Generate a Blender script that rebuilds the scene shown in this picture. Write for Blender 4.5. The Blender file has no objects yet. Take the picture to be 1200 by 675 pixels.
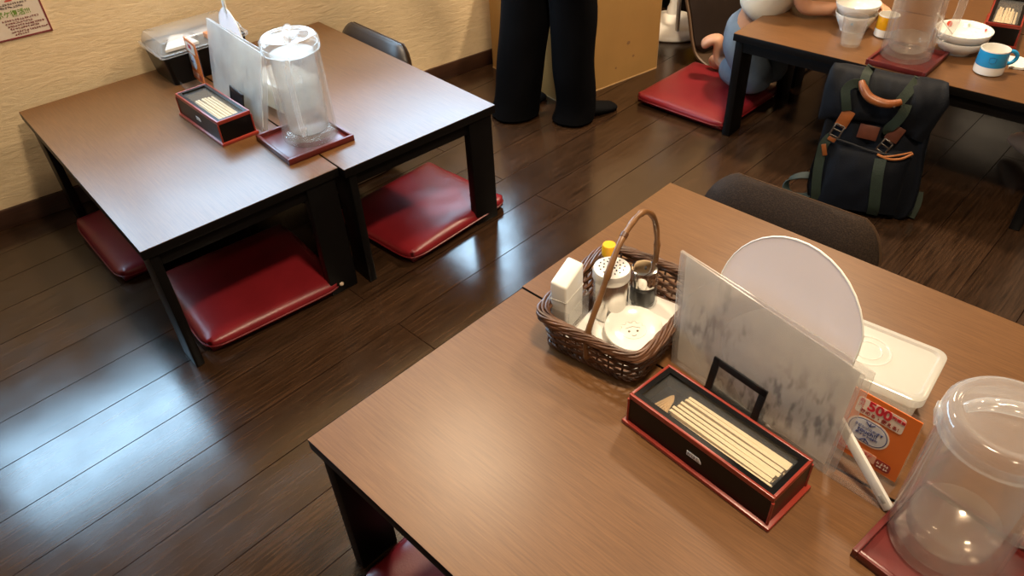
import bpy, bmesh, math, random
from mathutils import Vector, Matrix, noise
random.seed(7)
C = bpy.context.scene.collection
scene = bpy.context.scene
PI = math.pi
T = 0.36                                   # table top height

# ------------------------------------------------------------------ camera
cam_d = bpy.data.cameras.new('camera'); cam = bpy.data.objects.new('camera', cam_d); C.objects.link(cam)
cam_d.sensor_width = 36; cam_d.lens = 26.188; cam_d.sensor_fit = 'HORIZONTAL'; cam_d.clip_start = 0.02
_r, _u, _b = Vector((0.692973, -0.719706, -0.042551)), Vector((0.481655, 0.418232, 0.770124)), Vector((-0.536467, -0.55417, 0.636474))
M = Matrix.Identity(4)
for i in range(3):
    M[i][0], M[i][1], M[i][2] = _r[i], _u[i], _b[i]
M.translation = Vector((0, 0, 1.2698)); cam.matrix_world = M
scene.camera = cam
scene.view_settings.view_transform = 'Standard'; scene.view_settings.look = 'None'
scene.view_settings.gamma = 1; scene.view_settings.use_curve_mapping = False
scene.view_settings.exposure = 0.42
scene.cycles.transparent_max_bounces = 40; scene.cycles.max_bounces = 10; scene.cycles.diffuse_bounces = 5
# ------------------------------------------------------------------ light
W = bpy.data.worlds.new('world'); scene.world = W; W.use_nodes = True
W.node_tree.nodes['Background'].inputs[0].default_value = (1.0, 0.85, 0.68, 1); W.node_tree.nodes['Background'].inputs[1].default_value = 0.02
WARM = (1.0, 0.78, 0.53)
LAMPS = [  # x, y, energy : round ceiling lamps; last one is an added fill for fan and menu fronts
    (2.75, 0.95, 46), (0.66, 0.12, 36), (1.32, 1.75, 22), (3.1, -0.6, 4), (-0.3, -0.9, 9)]
LAMP_Z = 2.36
WINDOW_COL = (0.44, 0.73, 1.0); WINDOW_STR = 13.0
CEIL = 2.45

# ------------------------------------------------------------------ materials
MATS = {}
def mat(name, col, rough=0.5, metal=0.0, spec=0.5, trans=0.0, noise_amt=0.0, noise_scale=20.0, stretch=(1, 1, 1), col2=None,
        bump=0.0, bump_scale=None, rough_amt=0.0, coat=0.0, emit=None, estr=0.0, sheen=0.0):
    if name in MATS: return MATS[name]
    m = bpy.data.materials.new(name); m.use_nodes = True; nt = m.node_tree; N = nt.nodes; L = nt.links
    b = N['Principled BSDF']
    def rgba(c): return (c[0], c[1], c[2], 1)
    b.inputs['Base Color'].default_value = rgba(col); b.inputs['Roughness'].default_value = rough; b.inputs['Metallic'].default_value = metal
    b.inputs['Specular IOR Level'].default_value = spec; b.inputs['Transmission Weight'].default_value = trans; b.inputs['Coat Weight'].default_value = coat
    b.inputs['Sheen Weight'].default_value = sheen
    if emit: b.inputs['Emission Color'].default_value = rgba(emit); b.inputs['Emission Strength'].default_value = estr
    tc = N.new('ShaderNodeTexCoord'); mp = N.new('ShaderNodeMapping'); mp.inputs['Scale'].default_value = stretch
    L.new(tc.outputs['Object'], mp.inputs['Vector'])
    nz = N.new('ShaderNodeTexNoise'); nz.inputs['Scale'].default_value = noise_scale; nz.inputs['Detail'].default_value = 5
    L.new(mp.outputs['Vector'], nz.inputs['Vector'])
    c2 = col2 or tuple(max(0, x * (1 - noise_amt)) for x in col)
    if noise_amt > 0 or col2:
        mx = N.new('ShaderNodeMix'); mx.data_type = 'RGBA'
        mx.inputs[6].default_value = rgba(c2); mx.inputs[7].default_value = rgba(col)
        rmp = N.new('ShaderNodeMapRange'); rmp.inputs[1].default_value = .3; rmp.inputs[2].default_value = .7
        L.new(nz.outputs['Fac'], rmp.inputs[0]); L.new(rmp.outputs[0], mx.inputs[0]); L.new(mx.outputs[2], b.inputs['Base Color'])
    if rough_amt:
        n3 = N.new('ShaderNodeTexNoise'); n3.inputs['Scale'].default_value = 7; n3.inputs['Detail'].default_value = 6; L.new(tc.outputs['Object'], n3.inputs['Vector'])
        rr = N.new('ShaderNodeMapRange'); rr.inputs[1].default_value = .3; rr.inputs[2].default_value = .7; rr.inputs[3].default_value = rough - rough_amt; rr.inputs[4].default_value = rough + rough_amt
        L.new(n3.outputs['Fac'], rr.inputs[0]); L.new(rr.outputs[0], b.inputs['Roughness'])
    if bump:
        bp = N.new('ShaderNodeBump'); bp.inputs['Strength'].default_value = bump; bp.inputs['Distance'].default_value = 0.002
        src = nz
        if bump_scale:
            src = N.new('ShaderNodeTexNoise'); src.inputs['Scale'].default_value = bump_scale; src.inputs['Detail'].default_value = 4; L.new(mp.outputs['Vector'], src.inputs['Vector'])
        L.new(src.outputs['Fac'], bp.inputs['Height']); L.new(bp.outputs[0], b.inputs['Normal'])
    MATS[name] = m
    return m

def clear(name, tint=(1, 1, 1), milk=0.2, rough=0.15, diffcol=(.9, .9, .9), edge=0.5, cloud=0.0):
    """see-through plastic: transparent body, milky haze and a glossy skin that thickens at grazing angles"""
    if name in MATS: return MATS[name]
    m = bpy.data.materials.new(name); m.use_nodes = True; N = m.node_tree.nodes; L = m.node_tree.links
    b = N['Principled BSDF']; b.inputs['Base Color'].default_value = (*diffcol, 1); b.inputs['Roughness'].default_value = rough
    tl = N.new('ShaderNodeBsdfTranslucent'); tl.inputs[0].default_value = (*diffcol, 1)
    md = N.new('ShaderNodeMixShader'); md.inputs[0].default_value = 0.45; L.new(b.outputs[0], md.inputs[1]); L.new(tl.outputs[0], md.inputs[2])
    tr = N.new('ShaderNodeBsdfTransparent'); tr.inputs[0].default_value = (*tint, 1)
    lw = N.new('ShaderNodeLayerWeight'); lw.inputs[0].default_value = 0.5
    mr = N.new('ShaderNodeMapRange'); mr.inputs[3].default_value = milk; mr.inputs[4].default_value = min(1, milk + edge)
    L.new(lw.outputs['Facing'], mr.inputs[0])
    fac = mr.outputs[0]
    if cloud:
        tc = N.new('ShaderNodeTexCoord'); nz = N.new('ShaderNodeTexNoise'); nz.inputs['Scale'].default_value = 18; nz.inputs['Detail'].default_value = 4; L.new(tc.outputs['Object'], nz.inputs[0])
        ma = N.new('ShaderNodeMath'); ma.operation = 'MULTIPLY_ADD'; ma.inputs[1].default_value = cloud; L.new(nz.outputs[0], ma.inputs[0]); L.new(fac, ma.inputs[2]); fac = ma.outputs[0]
    gl = N.new('ShaderNodeBsdfGlossy'); gl.inputs['Roughness'].default_value = rough
    pw = N.new('ShaderNodeMath'); pw.operation = 'POWER'; pw.inputs[1].default_value = 3.5; L.new(lw.outputs['Facing'], pw.inputs[0])
    fr = N.new('ShaderNodeMath'); fr.operation = 'MULTIPLY_ADD'; fr.inputs[1].default_value = 0.40; fr.inputs[2].default_value = 0.04; L.new(pw.outputs[0], fr.inputs[0])
    mx = N.new('ShaderNodeMixShader'); L.new(fac, mx.inputs[0]); L.new(tr.outputs[0], mx.inputs[1]); L.new(md.outputs[0], mx.inputs[2])
    m2 = N.new('ShaderNodeMixShader'); L.new(fr.outputs[0], m2.inputs[0]); L.new(mx.outputs[0], m2.inputs[1]); L.new(gl.outputs[0], m2.inputs[2])
    L.new(m2.outputs[0], N['Material Output'].inputs[0])
    MATS[name] = m
    return m

def floor_mat():
    m = bpy.data.materials.new('floor_planks'); m.use_nodes = True; N = m.node_tree.nodes; L = m.node_tree.links; b = N['Principled BSDF']
    tc = N.new('ShaderNodeTexCoord'); mp = N.new('ShaderNodeMapping'); mp.inputs['Location'].default_value = (0.37, 0.056, 0); L.new(tc.outputs['Object'], mp.inputs[0])
    br = N.new('ShaderNodeTexBrick'); br.offset = 0.37; br.inputs['Scale'].default_value = 1; br.inputs['Brick Width'].default_value = 1.82; br.inputs['Row Height'].default_value = 0.1425
    br.inputs['Mortar Size'].default_value = 0.0013; br.inputs['Mortar Smooth'].default_value = 0.1; br.inputs['Bias'].default_value = 0
    br.inputs['Color1'].default_value = (0.026, 0.0128, 0.0064, 1); br.inputs['Color2'].default_value = (0.037, 0.0180, 0.0090, 1); br.inputs['Mortar'].default_value = (0.012, 0.006, 0.004, 1)
    L.new(mp.outputs[0], br.inputs[0])
    gm = N.new('ShaderNodeMapping'); gm.inputs['Scale'].default_value = (1.6, 34, 1); L.new(tc.outputs['Object'], gm.inputs[0])
    g = N.new('ShaderNodeTexNoise'); g.inputs['Scale'].default_value = 5; g.inputs['Detail'].default_value = 8; g.inputs['Roughness'].default_value = .65; g.inputs['Distortion'].default_value = .6; L.new(gm.outputs[0], g.inputs[0])
    mr = N.new('ShaderNodeMapRange'); mr.inputs[1].default_value = .3; mr.inputs[2].default_value = .72; mr.inputs[3].default_value = .30; mr.inputs[4].default_value = 1.9; L.new(g.outputs[0], mr.inputs[0])
    mx = N.new('ShaderNodeMix'); mx.data_type = 'RGBA'; mx.blend_type = 'MULTIPLY'; mx.inputs[0].default_value = 1; L.new(br.outputs[0], mx.inputs[6]); L.new(mr.outputs[0], mx.inputs[7])
    L.new(mx.outputs[2], b.inputs['Base Color'])
    r3 = N.new('ShaderNodeTexNoise'); r3.inputs['Scale'].default_value = 9; r3.inputs['Detail'].default_value = 6; L.new(tc.outputs['Object'], r3.inputs[0])
    rr = N.new('ShaderNodeMapRange'); rr.inputs[1].default_value = .3; rr.inputs[2].default_value = .7; rr.inputs[3].default_value = .16; rr.inputs[4].default_value = .24; L.new(r3.outputs[0], rr.inputs[0]); L.new(rr.outputs[0], b.inputs['Roughness'])
    sp = N.new('ShaderNodeMath'); sp.operation = 'MULTIPLY_ADD'; sp.inputs[1].default_value = -.7; sp.inputs[2].default_value = .72; L.new(br.outputs['Fac'], sp.inputs[0]); L.new(sp.outputs[0], b.inputs['Specular IOR Level'])
    ad = N.new('ShaderNodeMath'); ad.operation = 'MULTIPLY_ADD'; ad.inputs[1].default_value = -1.6; L.new(br.outputs['Fac'], ad.inputs[0]); L.new(g.outputs[0], ad.inputs[2])
    bp = N.new('ShaderNodeBump'); bp.inputs['Strength'].default_value = .08; bp.inputs['Distance'].default_value = .0005; L.new(ad.outputs[0], bp.inputs['Height']); L.new(bp.outputs[0], b.inputs['Normal'])
    return m

def table_mat(name, c1, c2, rough):
    m = bpy.data.materials.new(name); m.use_nodes = True; N = m.node_tree.nodes; L = m.node_tree.links; b = N['Principled BSDF']
    tc = N.new('ShaderNodeTexCoord'); gm = N.new('ShaderNodeMapping'); gm.inputs['Scale'].default_value = (60, 2.2, 1); L.new(tc.outputs['Object'], gm.inputs[0])
    g = N.new('ShaderNodeTexNoise'); g.inputs['Scale'].default_value = 6; g.inputs['Detail'].default_value = 7; g.inputs['Roughness'].default_value = .7; L.new(gm.outputs[0], g.inputs[0])
    g2 = N.new('ShaderNodeTexNoise'); g2.inputs['Scale'].default_value = 4; g2.inputs['Detail'].default_value = 1.5; L.new(tc.outputs['Object'], g2.inputs[0])
    mr = N.new('ShaderNodeMapRange'); mr.inputs[1].default_value = .32; mr.inputs[2].default_value = .68; L.new(g.outputs[0], mr.inputs[0])
    mx = N.new('ShaderNodeMix'); mx.data_type = 'RGBA'; mx.inputs[6].default_value = (*c2, 1); mx.inputs[7].default_value = (*c1, 1); L.new(mr.outputs[0], mx.inputs[0])
    m3 = N.new('ShaderNodeMapRange'); m3.inputs[1].default_value = .2; m3.inputs[2].default_value = .8; m3.inputs[3].default_value = .88; m3.inputs[4].default_value = 1.08; L.new(g2.outputs[0], m3.inputs[0])
    mm = N.new('ShaderNodeMix'); mm.data_type = 'RGBA'; mm.blend_type = 'MULTIPLY'; mm.inputs[0].default_value = 1; L.new(mx.outputs[2], mm.inputs[6]); L.new(m3.outputs[0], mm.inputs[7])
    L.new(mm.outputs[2], b.inputs['Base Color'])
    rr = N.new('ShaderNodeMapRange'); rr.inputs[1].default_value = .2; rr.inputs[2].default_value = .8; rr.inputs[3].default_value = rough - .04; rr.inputs[4].default_value = rough + .04; L.new(g2.outputs[0], rr.inputs[0]); L.new(rr.outputs[0], b.inputs['Roughness'])
    bp = N.new('ShaderNodeBump'); bp.inputs['Strength'].default_value = .05; bp.inputs['Distance'].default_value = .0004; L.new(g.outputs[0], bp.inputs['Height']); L.new(bp.outputs[0], b.inputs['Normal'])
    return m

def wall_mat():
    m = bpy.data.materials.new('wall_plaster'); m.use_nodes = True; N = m.node_tree.nodes; L = m.node_tree.links; b = N['Principled BSDF']
    tc = N.new('ShaderNodeTexCoord'); gm = N.new('ShaderNodeMapping'); gm.inputs['Scale'].default_value = (5, 5, 26); L.new(tc.outputs['Object'], gm.inputs[0])
    g = N.new('ShaderNodeTexNoise'); g.inputs['Scale'].default_value = 3.2; g.inputs['Detail'].default_value = 7; g.inputs['Roughness'].default_value = .68; g.inputs['Distortion'].default_value = 1.2; L.new(gm.outputs[0], g.inputs[0])
    mr = N.new('ShaderNodeMapRange'); mr.inputs[1].default_value = .3; mr.inputs[2].default_value = .55; L.new(g.outputs[0], mr.inputs[0])
    mx = N.new('ShaderNodeMix'); mx.data_type = 'RGBA'; mx.inputs[6].default_value = (.66, .50, .30, 1); mx.inputs[7].default_value = (.76, .59, .37, 1); L.new(mr.outputs[0], mx.inputs[0])
    L.new(mx.outputs[2], b.inputs['Base Color']); b.inputs['Roughness'].default_value = .8
    bp = N.new('ShaderNodeBump'); bp.inputs['Strength'].default_value = .5; bp.inputs['Distance'].default_value = .006; L.new(g.outputs[0], bp.inputs['Height']); L.new(bp.outputs[0], b.inputs['Normal'])
    return m

BLACK = mat('black_lacquer', (.003, .0024, .0024), .32, spec=.22)
DARKLEG = mat('black_stained_wood', (.0042, .0034, .0032), .45, spec=.2, noise_amt=.4, stretch=(30, 30, 2))
TOP_A = table_mat('table_veneer', (.172, .078, .027), (.108, .046, .0155), .34)
TOP_B = TOP_A
RED = mat('red_leather', (.22, .012, .018), .36, noise_amt=.25, noise_scale=9, bump=.15, bump_scale=260)
REDLAC = mat('red_lacquer', (.27, .03, .017), .3, noise_amt=.15)
TRAYRED = mat('maroon_lacquer', (.13, .018, .016), .3, noise_amt=.3, noise_scale=30)
PALEWOOD = mat('pale_chopstick_wood', (.78, .62, .38), .6, noise_amt=.12, noise_scale=12, stretch=(40, 1, 40))
PAPERTAN = mat('kraft_paper', (.46, .27, .12), .75, noise_amt=.15)
STEEL = mat('brushed_steel', (.72, .70, .66), .24, metal=1.0, rough_amt=.05)
CHROME = mat('chrome', (.8, .78, .75), .09, metal=1.0)
WHITEPL = mat('white_plastic', (.80, .78, .73), .35)
PORC = mat('white_porcelain', (.82, .80, .75), .18, coat=.3)
PAPER = mat('white_paper', (.82, .80, .75), .8, noise_amt=.04)
NAVY = mat('navy_nylon', (.0030, .0042, .0080), .62, spec=.16, noise_amt=.3, noise_scale=7, bump=.35, bump_scale=420, sheen=.02)
NAVY2 = mat('navy_nylon_flap', (.0042, .0054, .0092), .6, spec=.16, noise_amt=.35, noise_scale=6, bump=.35, bump_scale=420, sheen=.02)
GREENWEB = mat('green_webbing', (.009, .019, .008), .7, noise_amt=.3, noise_scale=60, bump=.4, bump_scale=300)
TANLEATHER = mat('tan_leather', (.26, .075, .018), .38, noise_amt=.35, noise_scale=30, bump=.2, bump_scale=200)
BROWNLEATHER = mat('brown_leather', (.11, .030, .014), .45, noise_amt=.3, noise_scale=40, bump=.2, bump_scale=200)
BROWNFAB = mat('brown_mesh_fabric', (.045, .028, .018), .8, noise_amt=.3, noise_scale=40)
CHAIRLEATHER = mat('dark_brown_leatherette', (.028, .018, .014), .42, noise_amt=.2, noise_scale=12)
PLY = mat('bent_plywood', (.075, .04, .02), .4, noise_amt=.3, stretch=(3, 30, 30))
PLYEDGE = mat('plywood_edge', (.16, .10, .06), .5)
SKIN = mat('skin', (.62, .32, .19), .5, noise_amt=.08, noise_scale=15)
BLACKCLOTH = mat('black_trouser_cloth', (.0032, .0032, .004), .9, spec=.06, noise_amt=.25, noise_scale=10, bump=.3, bump_scale=60)
DENIM = mat('blue_denim', (.20, .27, .36), .85, noise_amt=.35, noise_scale=14, bump=.4, bump_scale=40)
SHIRTW = mat('white_cotton', (.70, .66, .58), .85, noise_amt=.1, noise_scale=8, bump=.4, bump_scale=20)
HAIR = mat('black_hair', (.012, .009, .008), .5, stretch=(60, 60, 4), noise_amt=.5)
CARD = mat('cardboard', (.42, .23, .066), .75, noise_amt=.12, noise_scale=6, bump=.1, bump_scale=60)
CARDEDGE = mat('cardboard_raw_edge', (.52, .33, .15), .8)
ORANGE = mat('orange_print', (.72, .17, .025), .45)
WICKER = mat('wicker_cane', (.14, .055, .022), .42, noise_amt=.65, noise_scale=22)
CANE = mat('handle_cane', (.27, .125, .045), .38, noise_amt=.6, noise_scale=18, stretch=(1, 1, 1))
JUG = clear('jug_plastic', (.97, .955, .935), .0, .08, (.80, .77, .72), .17)
JUGLINER = clear('jug_frosted_liner', (.96, .945, .925), .02, .22, (.82, .80, .77), .14, cloud=.07)
ICE = clear('iced_water', (.97, .98, .99), .12, .2, (.84, .86, .88), .2, cloud=.34)
WATER = clear('still_water', (.96, .955, .94), .07, .05, (.85, .84, .80), .12)
LIDPL = clear('lid_plastic', (.98, .975, .97), .12, .10, (.85, .85, .84), .35)
TUB = clear('milky_tub', (.96, .96, .94), .42, .18, (.9, .9, .86), .35)
ACRYL = clear('acrylic', (.99, .99, .99), .015, .03, (.9, .9, .9), .10)
GLASS = clear('clear_glass', (.97, .98, .98), .0, .03, (.85, .85, .85), .10)
SLEEVE = clear('frosted_sleeve', (.95, .94, .93), .04, .32, (.86, .85, .82), .22, cloud=.16)

def thin_paper(name, col, t=.55):
    m = bpy.data.materials.new(name); m.use_nodes = True; N = m.node_tree.nodes; L = m.node_tree.links; b = N['Principled BSDF']
    b.inputs['Base Color'].default_value = (*col, 1); b.inputs['Roughness'].default_value = .65
    tl = N.new('ShaderNodeBsdfTranslucent'); tl.inputs[0].default_value = (*col, 1); mx = N.new('ShaderNodeMixShader'); mx.inputs[0].default_value = t
    L.new(b.outputs[0], mx.inputs[1]); L.new(tl.outputs[0], mx.inputs[2]); L.new(mx.outputs[0], N['Material Output'].inputs[0]); return m
# ------------------------------------------------------------------ helpers
class MB:
    def __init__(s): s.bm = bmesh.new(); s.mats = []; s.cur = 0
    def use(s, m):
        if m not in s.mats: s.mats.append(m)
        s.cur = s.mats.index(m); return s
    def _mark(s, faces):
        for f in faces: f.material_index = s.cur
    def face(s, pts):
        f = s.bm.faces.new([s.bm.verts.new(p) for p in pts]); s._mark([f]); return s
    def box(s, c, d, bevel=0.0, rot=None, seg=2, taper=1.0):
        n0 = len(s.bm.faces)
        tmp = bmesh.new(); bmesh.ops.create_cube(tmp, size=1)
        for v in tmp.verts:
            k = taper if v.co.z < 0 else 1
            v.co = Vector((v.co.x * d[0] * k, v.co.y * d[1] * k, v.co.z * d[2]))
        if bevel: bmesh.ops.bevel(tmp, geom=tmp.edges[:], offset=bevel, segments=seg, affect='EDGES', profile=.5)
        R = rot or Matrix.Identity(3); c = Vector(c)
        mp = {}
        for v in tmp.verts: mp[v.index] = s.bm.verts.new(R @ v.co + c)
        for f in tmp.faces:
            g = s.bm.faces.new([mp[v.index] for v in f.verts]); g.material_index = s.cur
        tmp.free(); return s
    def lathe(s, prof, c=(0, 0, 0), n=32, close=False, R=None, sx=1, sy=1):
        c = Vector(c); rings = []; R = R or Matrix.Identity(3)
        for r, z in prof:
            if r < 1e-6: rings.append([s.bm.verts.new(R @ Vector((0, 0, z)) + c)])
            else: rings.append([s.bm.verts.new(R @ Vector((r * sx * math.cos(2 * PI * i / n), r * sy * math.sin(2 * PI * i / n), z)) + c) for i in range(n)])
        if close: rings.append(rings[0])
        for a, b in zip(rings, rings[1:]):
            for i in range(n):
                j = (i + 1) % n
                if len(a) == 1 and len(b) == 1: continue
                if len(a) == 1: vs = [a[0], b[i], b[j]]
                elif len(b) == 1: vs = [a[i], b[0], a[j]][::1]
                else: vs = [a[i], b[i], b[j], a[j]]
                try: f = s.bm.faces.new(vs); f.material_index = s.cur
                except ValueError: pass
        return s
    def tube(s, pts, rad, n=10, closed=False, flat=1.0, up=None, caps=True, sub=0):
        pts = [Vector(p) for p in pts]
        if sub: 
            pts, rad = smooth(pts, rad, sub, closed)
        m = len(pts); rads = rad if isinstance(rad, (list, tuple)) else [rad] * m
        rings = []; prev = None
        for i, p in enumerate(pts):
            if closed: t = pts[(i + 1) % m] - pts[i - 1]
            else: t = pts[min(i + 1, m - 1)] - pts[max(i - 1, 0)]
            t.normalize()
            if prev is None:
                a = Vector(up) if up else (Vector((0, 0, 1)) if abs(t.z) < .9 else Vector((1, 0, 0)))
            else: a = prev
            nrm = (a - t * a.dot(t))
            if nrm.length < 1e-5: nrm = t.orthogonal()
            nrm.normalize(); bi = t.cross(nrm); prev = nrm
            rings.append([s.bm.verts.new(p + (nrm * math.cos(2 * PI * k / n) * flat + bi * math.sin(2 * PI * k / n)) * rads[i]) for k in range(n)])
        pairs = list(zip(rings, rings[1:]))
        if closed: pairs.append((rings[-1], rings[0]))
        for a, b in pairs:
            for k in range(n):
                f = s.bm.faces.new([a[k], a[(k + 1) % n], b[(k + 1) % n], b[k]]); f.material_index = s.cur
        if caps and not closed:
            for r in (rings[0][::-1], rings[-1]):
                f = s.bm.faces.new(r); f.material_index = s.cur
        return s
    def loft(s, rings, cap=True):
        R = [[s.bm.verts.new(p) for p in r] for r in rings]; n = len(R[0])
        for a, b in zip(R, R[1:]):
            for k in range(n):
                f = s.bm.faces.new([a[k], a[(k + 1) % n], b[(k + 1) % n], b[k]]); f.material_index = s.cur
        if cap:
            for r in (R[0][::-1], R[-1]):
                f = s.bm.faces.new(r); f.material_index = s.cur
        return s
    def prism(s, poly, z0, z1, fr=None):
        """poly of (x,y); extruded in z; fr maps a local point to the parent's space"""
        fr = fr or (lambda p: p)
        a = [s.bm.verts.new(fr(Vector((x, y, z0)))) for x, y in poly]; b = [s.bm.verts.new(fr(Vector((x, y, z1)))) for x, y in poly]
        n = len(poly); fs = [s.bm.faces.new(a[::-1]), s.bm.faces.new(b)]
        for k in range(n): fs.append(s.bm.faces.new([a[k], a[(k + 1) % n], b[(k + 1) % n], b[k]]))
        s._mark(fs); return s
    def build(s, name, m=None, parent=None, smooth=True, angle=40, loc=None, rotz=0):
        bmesh.ops.recalc_face_normals(s.bm, faces=s.bm.faces[:])
        me = bpy.data.meshes.new(name); s.bm.to_mesh(me); s.bm.free()
        if m is not None: me.materials.append(m)
        else:
            for x in s.mats: me.materials.append(x)
        if smooth:
            me.polygons.foreach_set('use_smooth', [True] * len(me.polygons)); me.set_sharp_from_angle(angle=math.radians(angle))
        o = bpy.data.objects.new(name, me); C.objects.link(o)
        if parent: o.parent = parent
        if loc is not None: o.location = loc
        o.rotation_euler.z = rotz
        return o

def smooth(pts, rad, sub, closed=False):
    m = len(pts); rads = rad if isinstance(rad, (list, tuple)) else [rad] * m
    out, ro = [], []
    segs = m if closed else m - 1
    for i in range(segs):
        g = (lambda k: pts[k % m]) if closed else (lambda k: pts[max(0, min(m - 1, k))])
        p0, p1, p2, p3 = g(i - 1), g(i), g(i + 1), g(i + 2)
        for q in range(sub):
            t = q / sub
            out.append(0.5 * ((2 * p1) + (p2 - p0) * t + (2 * p0 - 5 * p1 + 4 * p2 - p3) * t * t + (3 * p1 - p0 - 3 * p2 + p3) * t ** 3))
            ro.append(rads[i] * (1 - t) + rads[(i + 1) % m] * t)
    if not closed: out.append(pts[-1]); ro.append(rads[-1])
    return out, ro

def tag(o, label=None, cat=None, group=None, kind=None):
    if label: o['label'] = label
    if cat: o['category'] = cat
    if group: o['group'] = group
    if kind: o['kind'] = kind
    return o
def thing(name, label, cat, loc=(0, 0, 0), rotz=0.0, group=None):
    o = bpy.data.objects.new(name, None); C.objects.link(o); o.empty_display_size = .05
    o.location = loc; o.rotation_euler = (0, 0, rotz)
    return tag(o, label, cat, group)
def dup(root, loc, rotz=None, label=None, group=None):
    def cp(o, par):
        c = o.copy(); C.objects.link(c); c.parent = par
        for ch in o.children: cp(ch, c)
        return c
    r = cp(root, None); r.location = loc
    if rotz is not None: r.rotation_euler = (0, 0, rotz)
    if label: r['label'] = label
    if group: r['group'] = group
    elif 'group' in r: del r['group']
    return r
def text(body, size, m, parent, o, ex, ey, name='lettering', depth=.0003, bold=0.0, align='CENTER', xs=1.0):
    c = bpy.data.curves.new(name, 'FONT'); c.body = body; c.size = size; c.align_x = align; c.align_y = 'CENTER'; c.extrude = depth; c.offset = bold * size
    t = bpy.data.objects.new(name, c); C.objects.link(t); bpy.context.view_layer.update()
    me = bpy.data.meshes.new_from_object(t.evaluated_get(bpy.context.evaluated_depsgraph_get()))
    bpy.data.objects.remove(t); bpy.data.curves.remove(c)
    ex, ey = Vector(ex).normalized(), Vector(ey).normalized(); ez = ex.cross(ey)
    X = Matrix.Identity(4)
    for i in range(3): X[i][0], X[i][1], X[i][2], X[i][3] = ex[i] * xs, ey[i], ez[i], o[i]
    me.transform(X); me.materials.clear(); me.materials.append(m)
    ob = bpy.data.objects.new(name, me); C.objects.link(ob); ob.parent = parent
    return ob
def skin(name, joints, edges, m, parent=None, root=0, levels=2):
    me = bpy.data.meshes.new(name + '_t'); keys = list(joints)
    me.from_pydata([Vector(joints[k][0]) for k in keys], [(keys.index(a), keys.index(b)) for a, b in edges], [])
    o = bpy.data.objects.new(name + '_t', me); C.objects.link(o)
    md = o.modifiers.new('s', 'SKIN'); md.use_smooth_shade = True
    for i, k in enumerate(keys):
        r = joints[k][1]; r = r if isinstance(r, tuple) else (r, r)
        me.skin_vertices[0].data[i].radius = r; me.skin_vertices[0].data[i].use_root = (i == root)
    sb = o.modifiers.new('u', 'SUBSURF'); sb.levels = levels
    bpy.context.view_layer.update()
    e = bpy.data.meshes.new_from_object(o.evaluated_get(bpy.context.evaluated_depsgraph_get()))
    bpy.data.objects.remove(o); bpy.data.meshes.remove(me); e.name = name
    e.materials.clear(); e.materials.append(m); e.polygons.foreach_set('use_smooth', [True] * len(e.polygons))
    ob = bpy.data.objects.new(name, e); C.objects.link(ob)
    if parent: ob.parent = parent
    return ob
def rz(a): return Matrix.Rotation(a, 3, 'Z')
def Rx(a): return Matrix.Rotation(a, 3, 'X')
def Ry(a): return Matrix.Rotation(a, 3, 'Y')

# ------------------------------------------------------------------ room shell (frame turned with the back wall)
WA = math.radians(-9.1); WO = Vector((0.2466, 2.506, 0))
wd = Vector((math.cos(WA), math.sin(WA), 0)); wn = Vector((math.sin(WA), -math.cos(WA), 0))    # along the wall, into the room
def wp(s, t, z=0): return WO + wd * s + wn * t + Vector((0, 0, z))
WALL = wall_mat(); PANEL = mat('dark_wood_panelling', (.13, .075, .04), .5, noise_amt=.4, noise_scale=4, stretch=(8, 8, .6))
def struct(o): o['kind'] = 'structure'; return o
S0, S1, T1 = -2.2, 4.1, 5.2
mb = MB(); mb.box((1.0, 0, -.03), (8.4, 8.0, .06)); struct(mb.build('floor', floor_mat(), None, False))
WIN = (-.46, 2.04, .78, 1.32)
def wbox(mb, s0, s1, t0, t1, z0, z1):
    mb.box(wp((s0 + s1) / 2, (t0 + t1) / 2, (z0 + z1) / 2), (s1 - s0, abs(t1 - t0), z1 - z0), rot=rz(WA)); return mb
mb = MB(); wbox(mb, S0, S1, -.12, 0, 0, WIN[2]); wbox(mb, S0, S1, -.12, 0, WIN[3], CEIL); wbox(mb, S0, WIN[0], -.12, 0, WIN[2], WIN[3]); wbox(mb, WIN[1], S1, -.12, 0, WIN[2], WIN[3])
struct(mb.build('wall_back', WALL, None, False))
mb = MB(); wbox(mb, S0 - .1, S0, -.12, T1, 0, CEIL); struct(mb.build('wall_left', PANEL, None, False))
mb = MB(); wbox(mb, S1, S1 + .1, -.12, T1, 0, CEIL); struct(mb.build('wall_right', PANEL, None, False))
mb = MB(); wbox(mb, S0 - .1, S1 + .1, T1, T1 + .1, 0, CEIL); struct(mb.build('wall_front', PANEL, None, False))
mb = MB(); wbox(mb, S0 - .1, S1 + .1, -.12, T1 + .1, CEIL, CEIL + .08); struct(mb.build('ceiling', mat('ceiling_paint', (.34, .29, .22), .9, noise_amt=.05), None, False))
TRIM = mat('dark_trim_wood', (.055, .022, .012), .4, noise_amt=.4, noise_scale=8, stretch=(1, 1, 20))
def base(name, s0, s1, t0, t1):
    mb = MB(); mb.box(wp((s0 + s1) / 2, (t0 + t1) / 2, .031), (s1 - s0, t1 - t0, .062), bevel=.002, rot=rz(WA)); struct(mb.build(name, TRIM))
base('baseboard_back', S0, S1, 0, .011); base('baseboard_left', S0, S0 + .011, .011, T1); base('baseboard_right', S1 - .011, S1, .011, T1)
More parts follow.
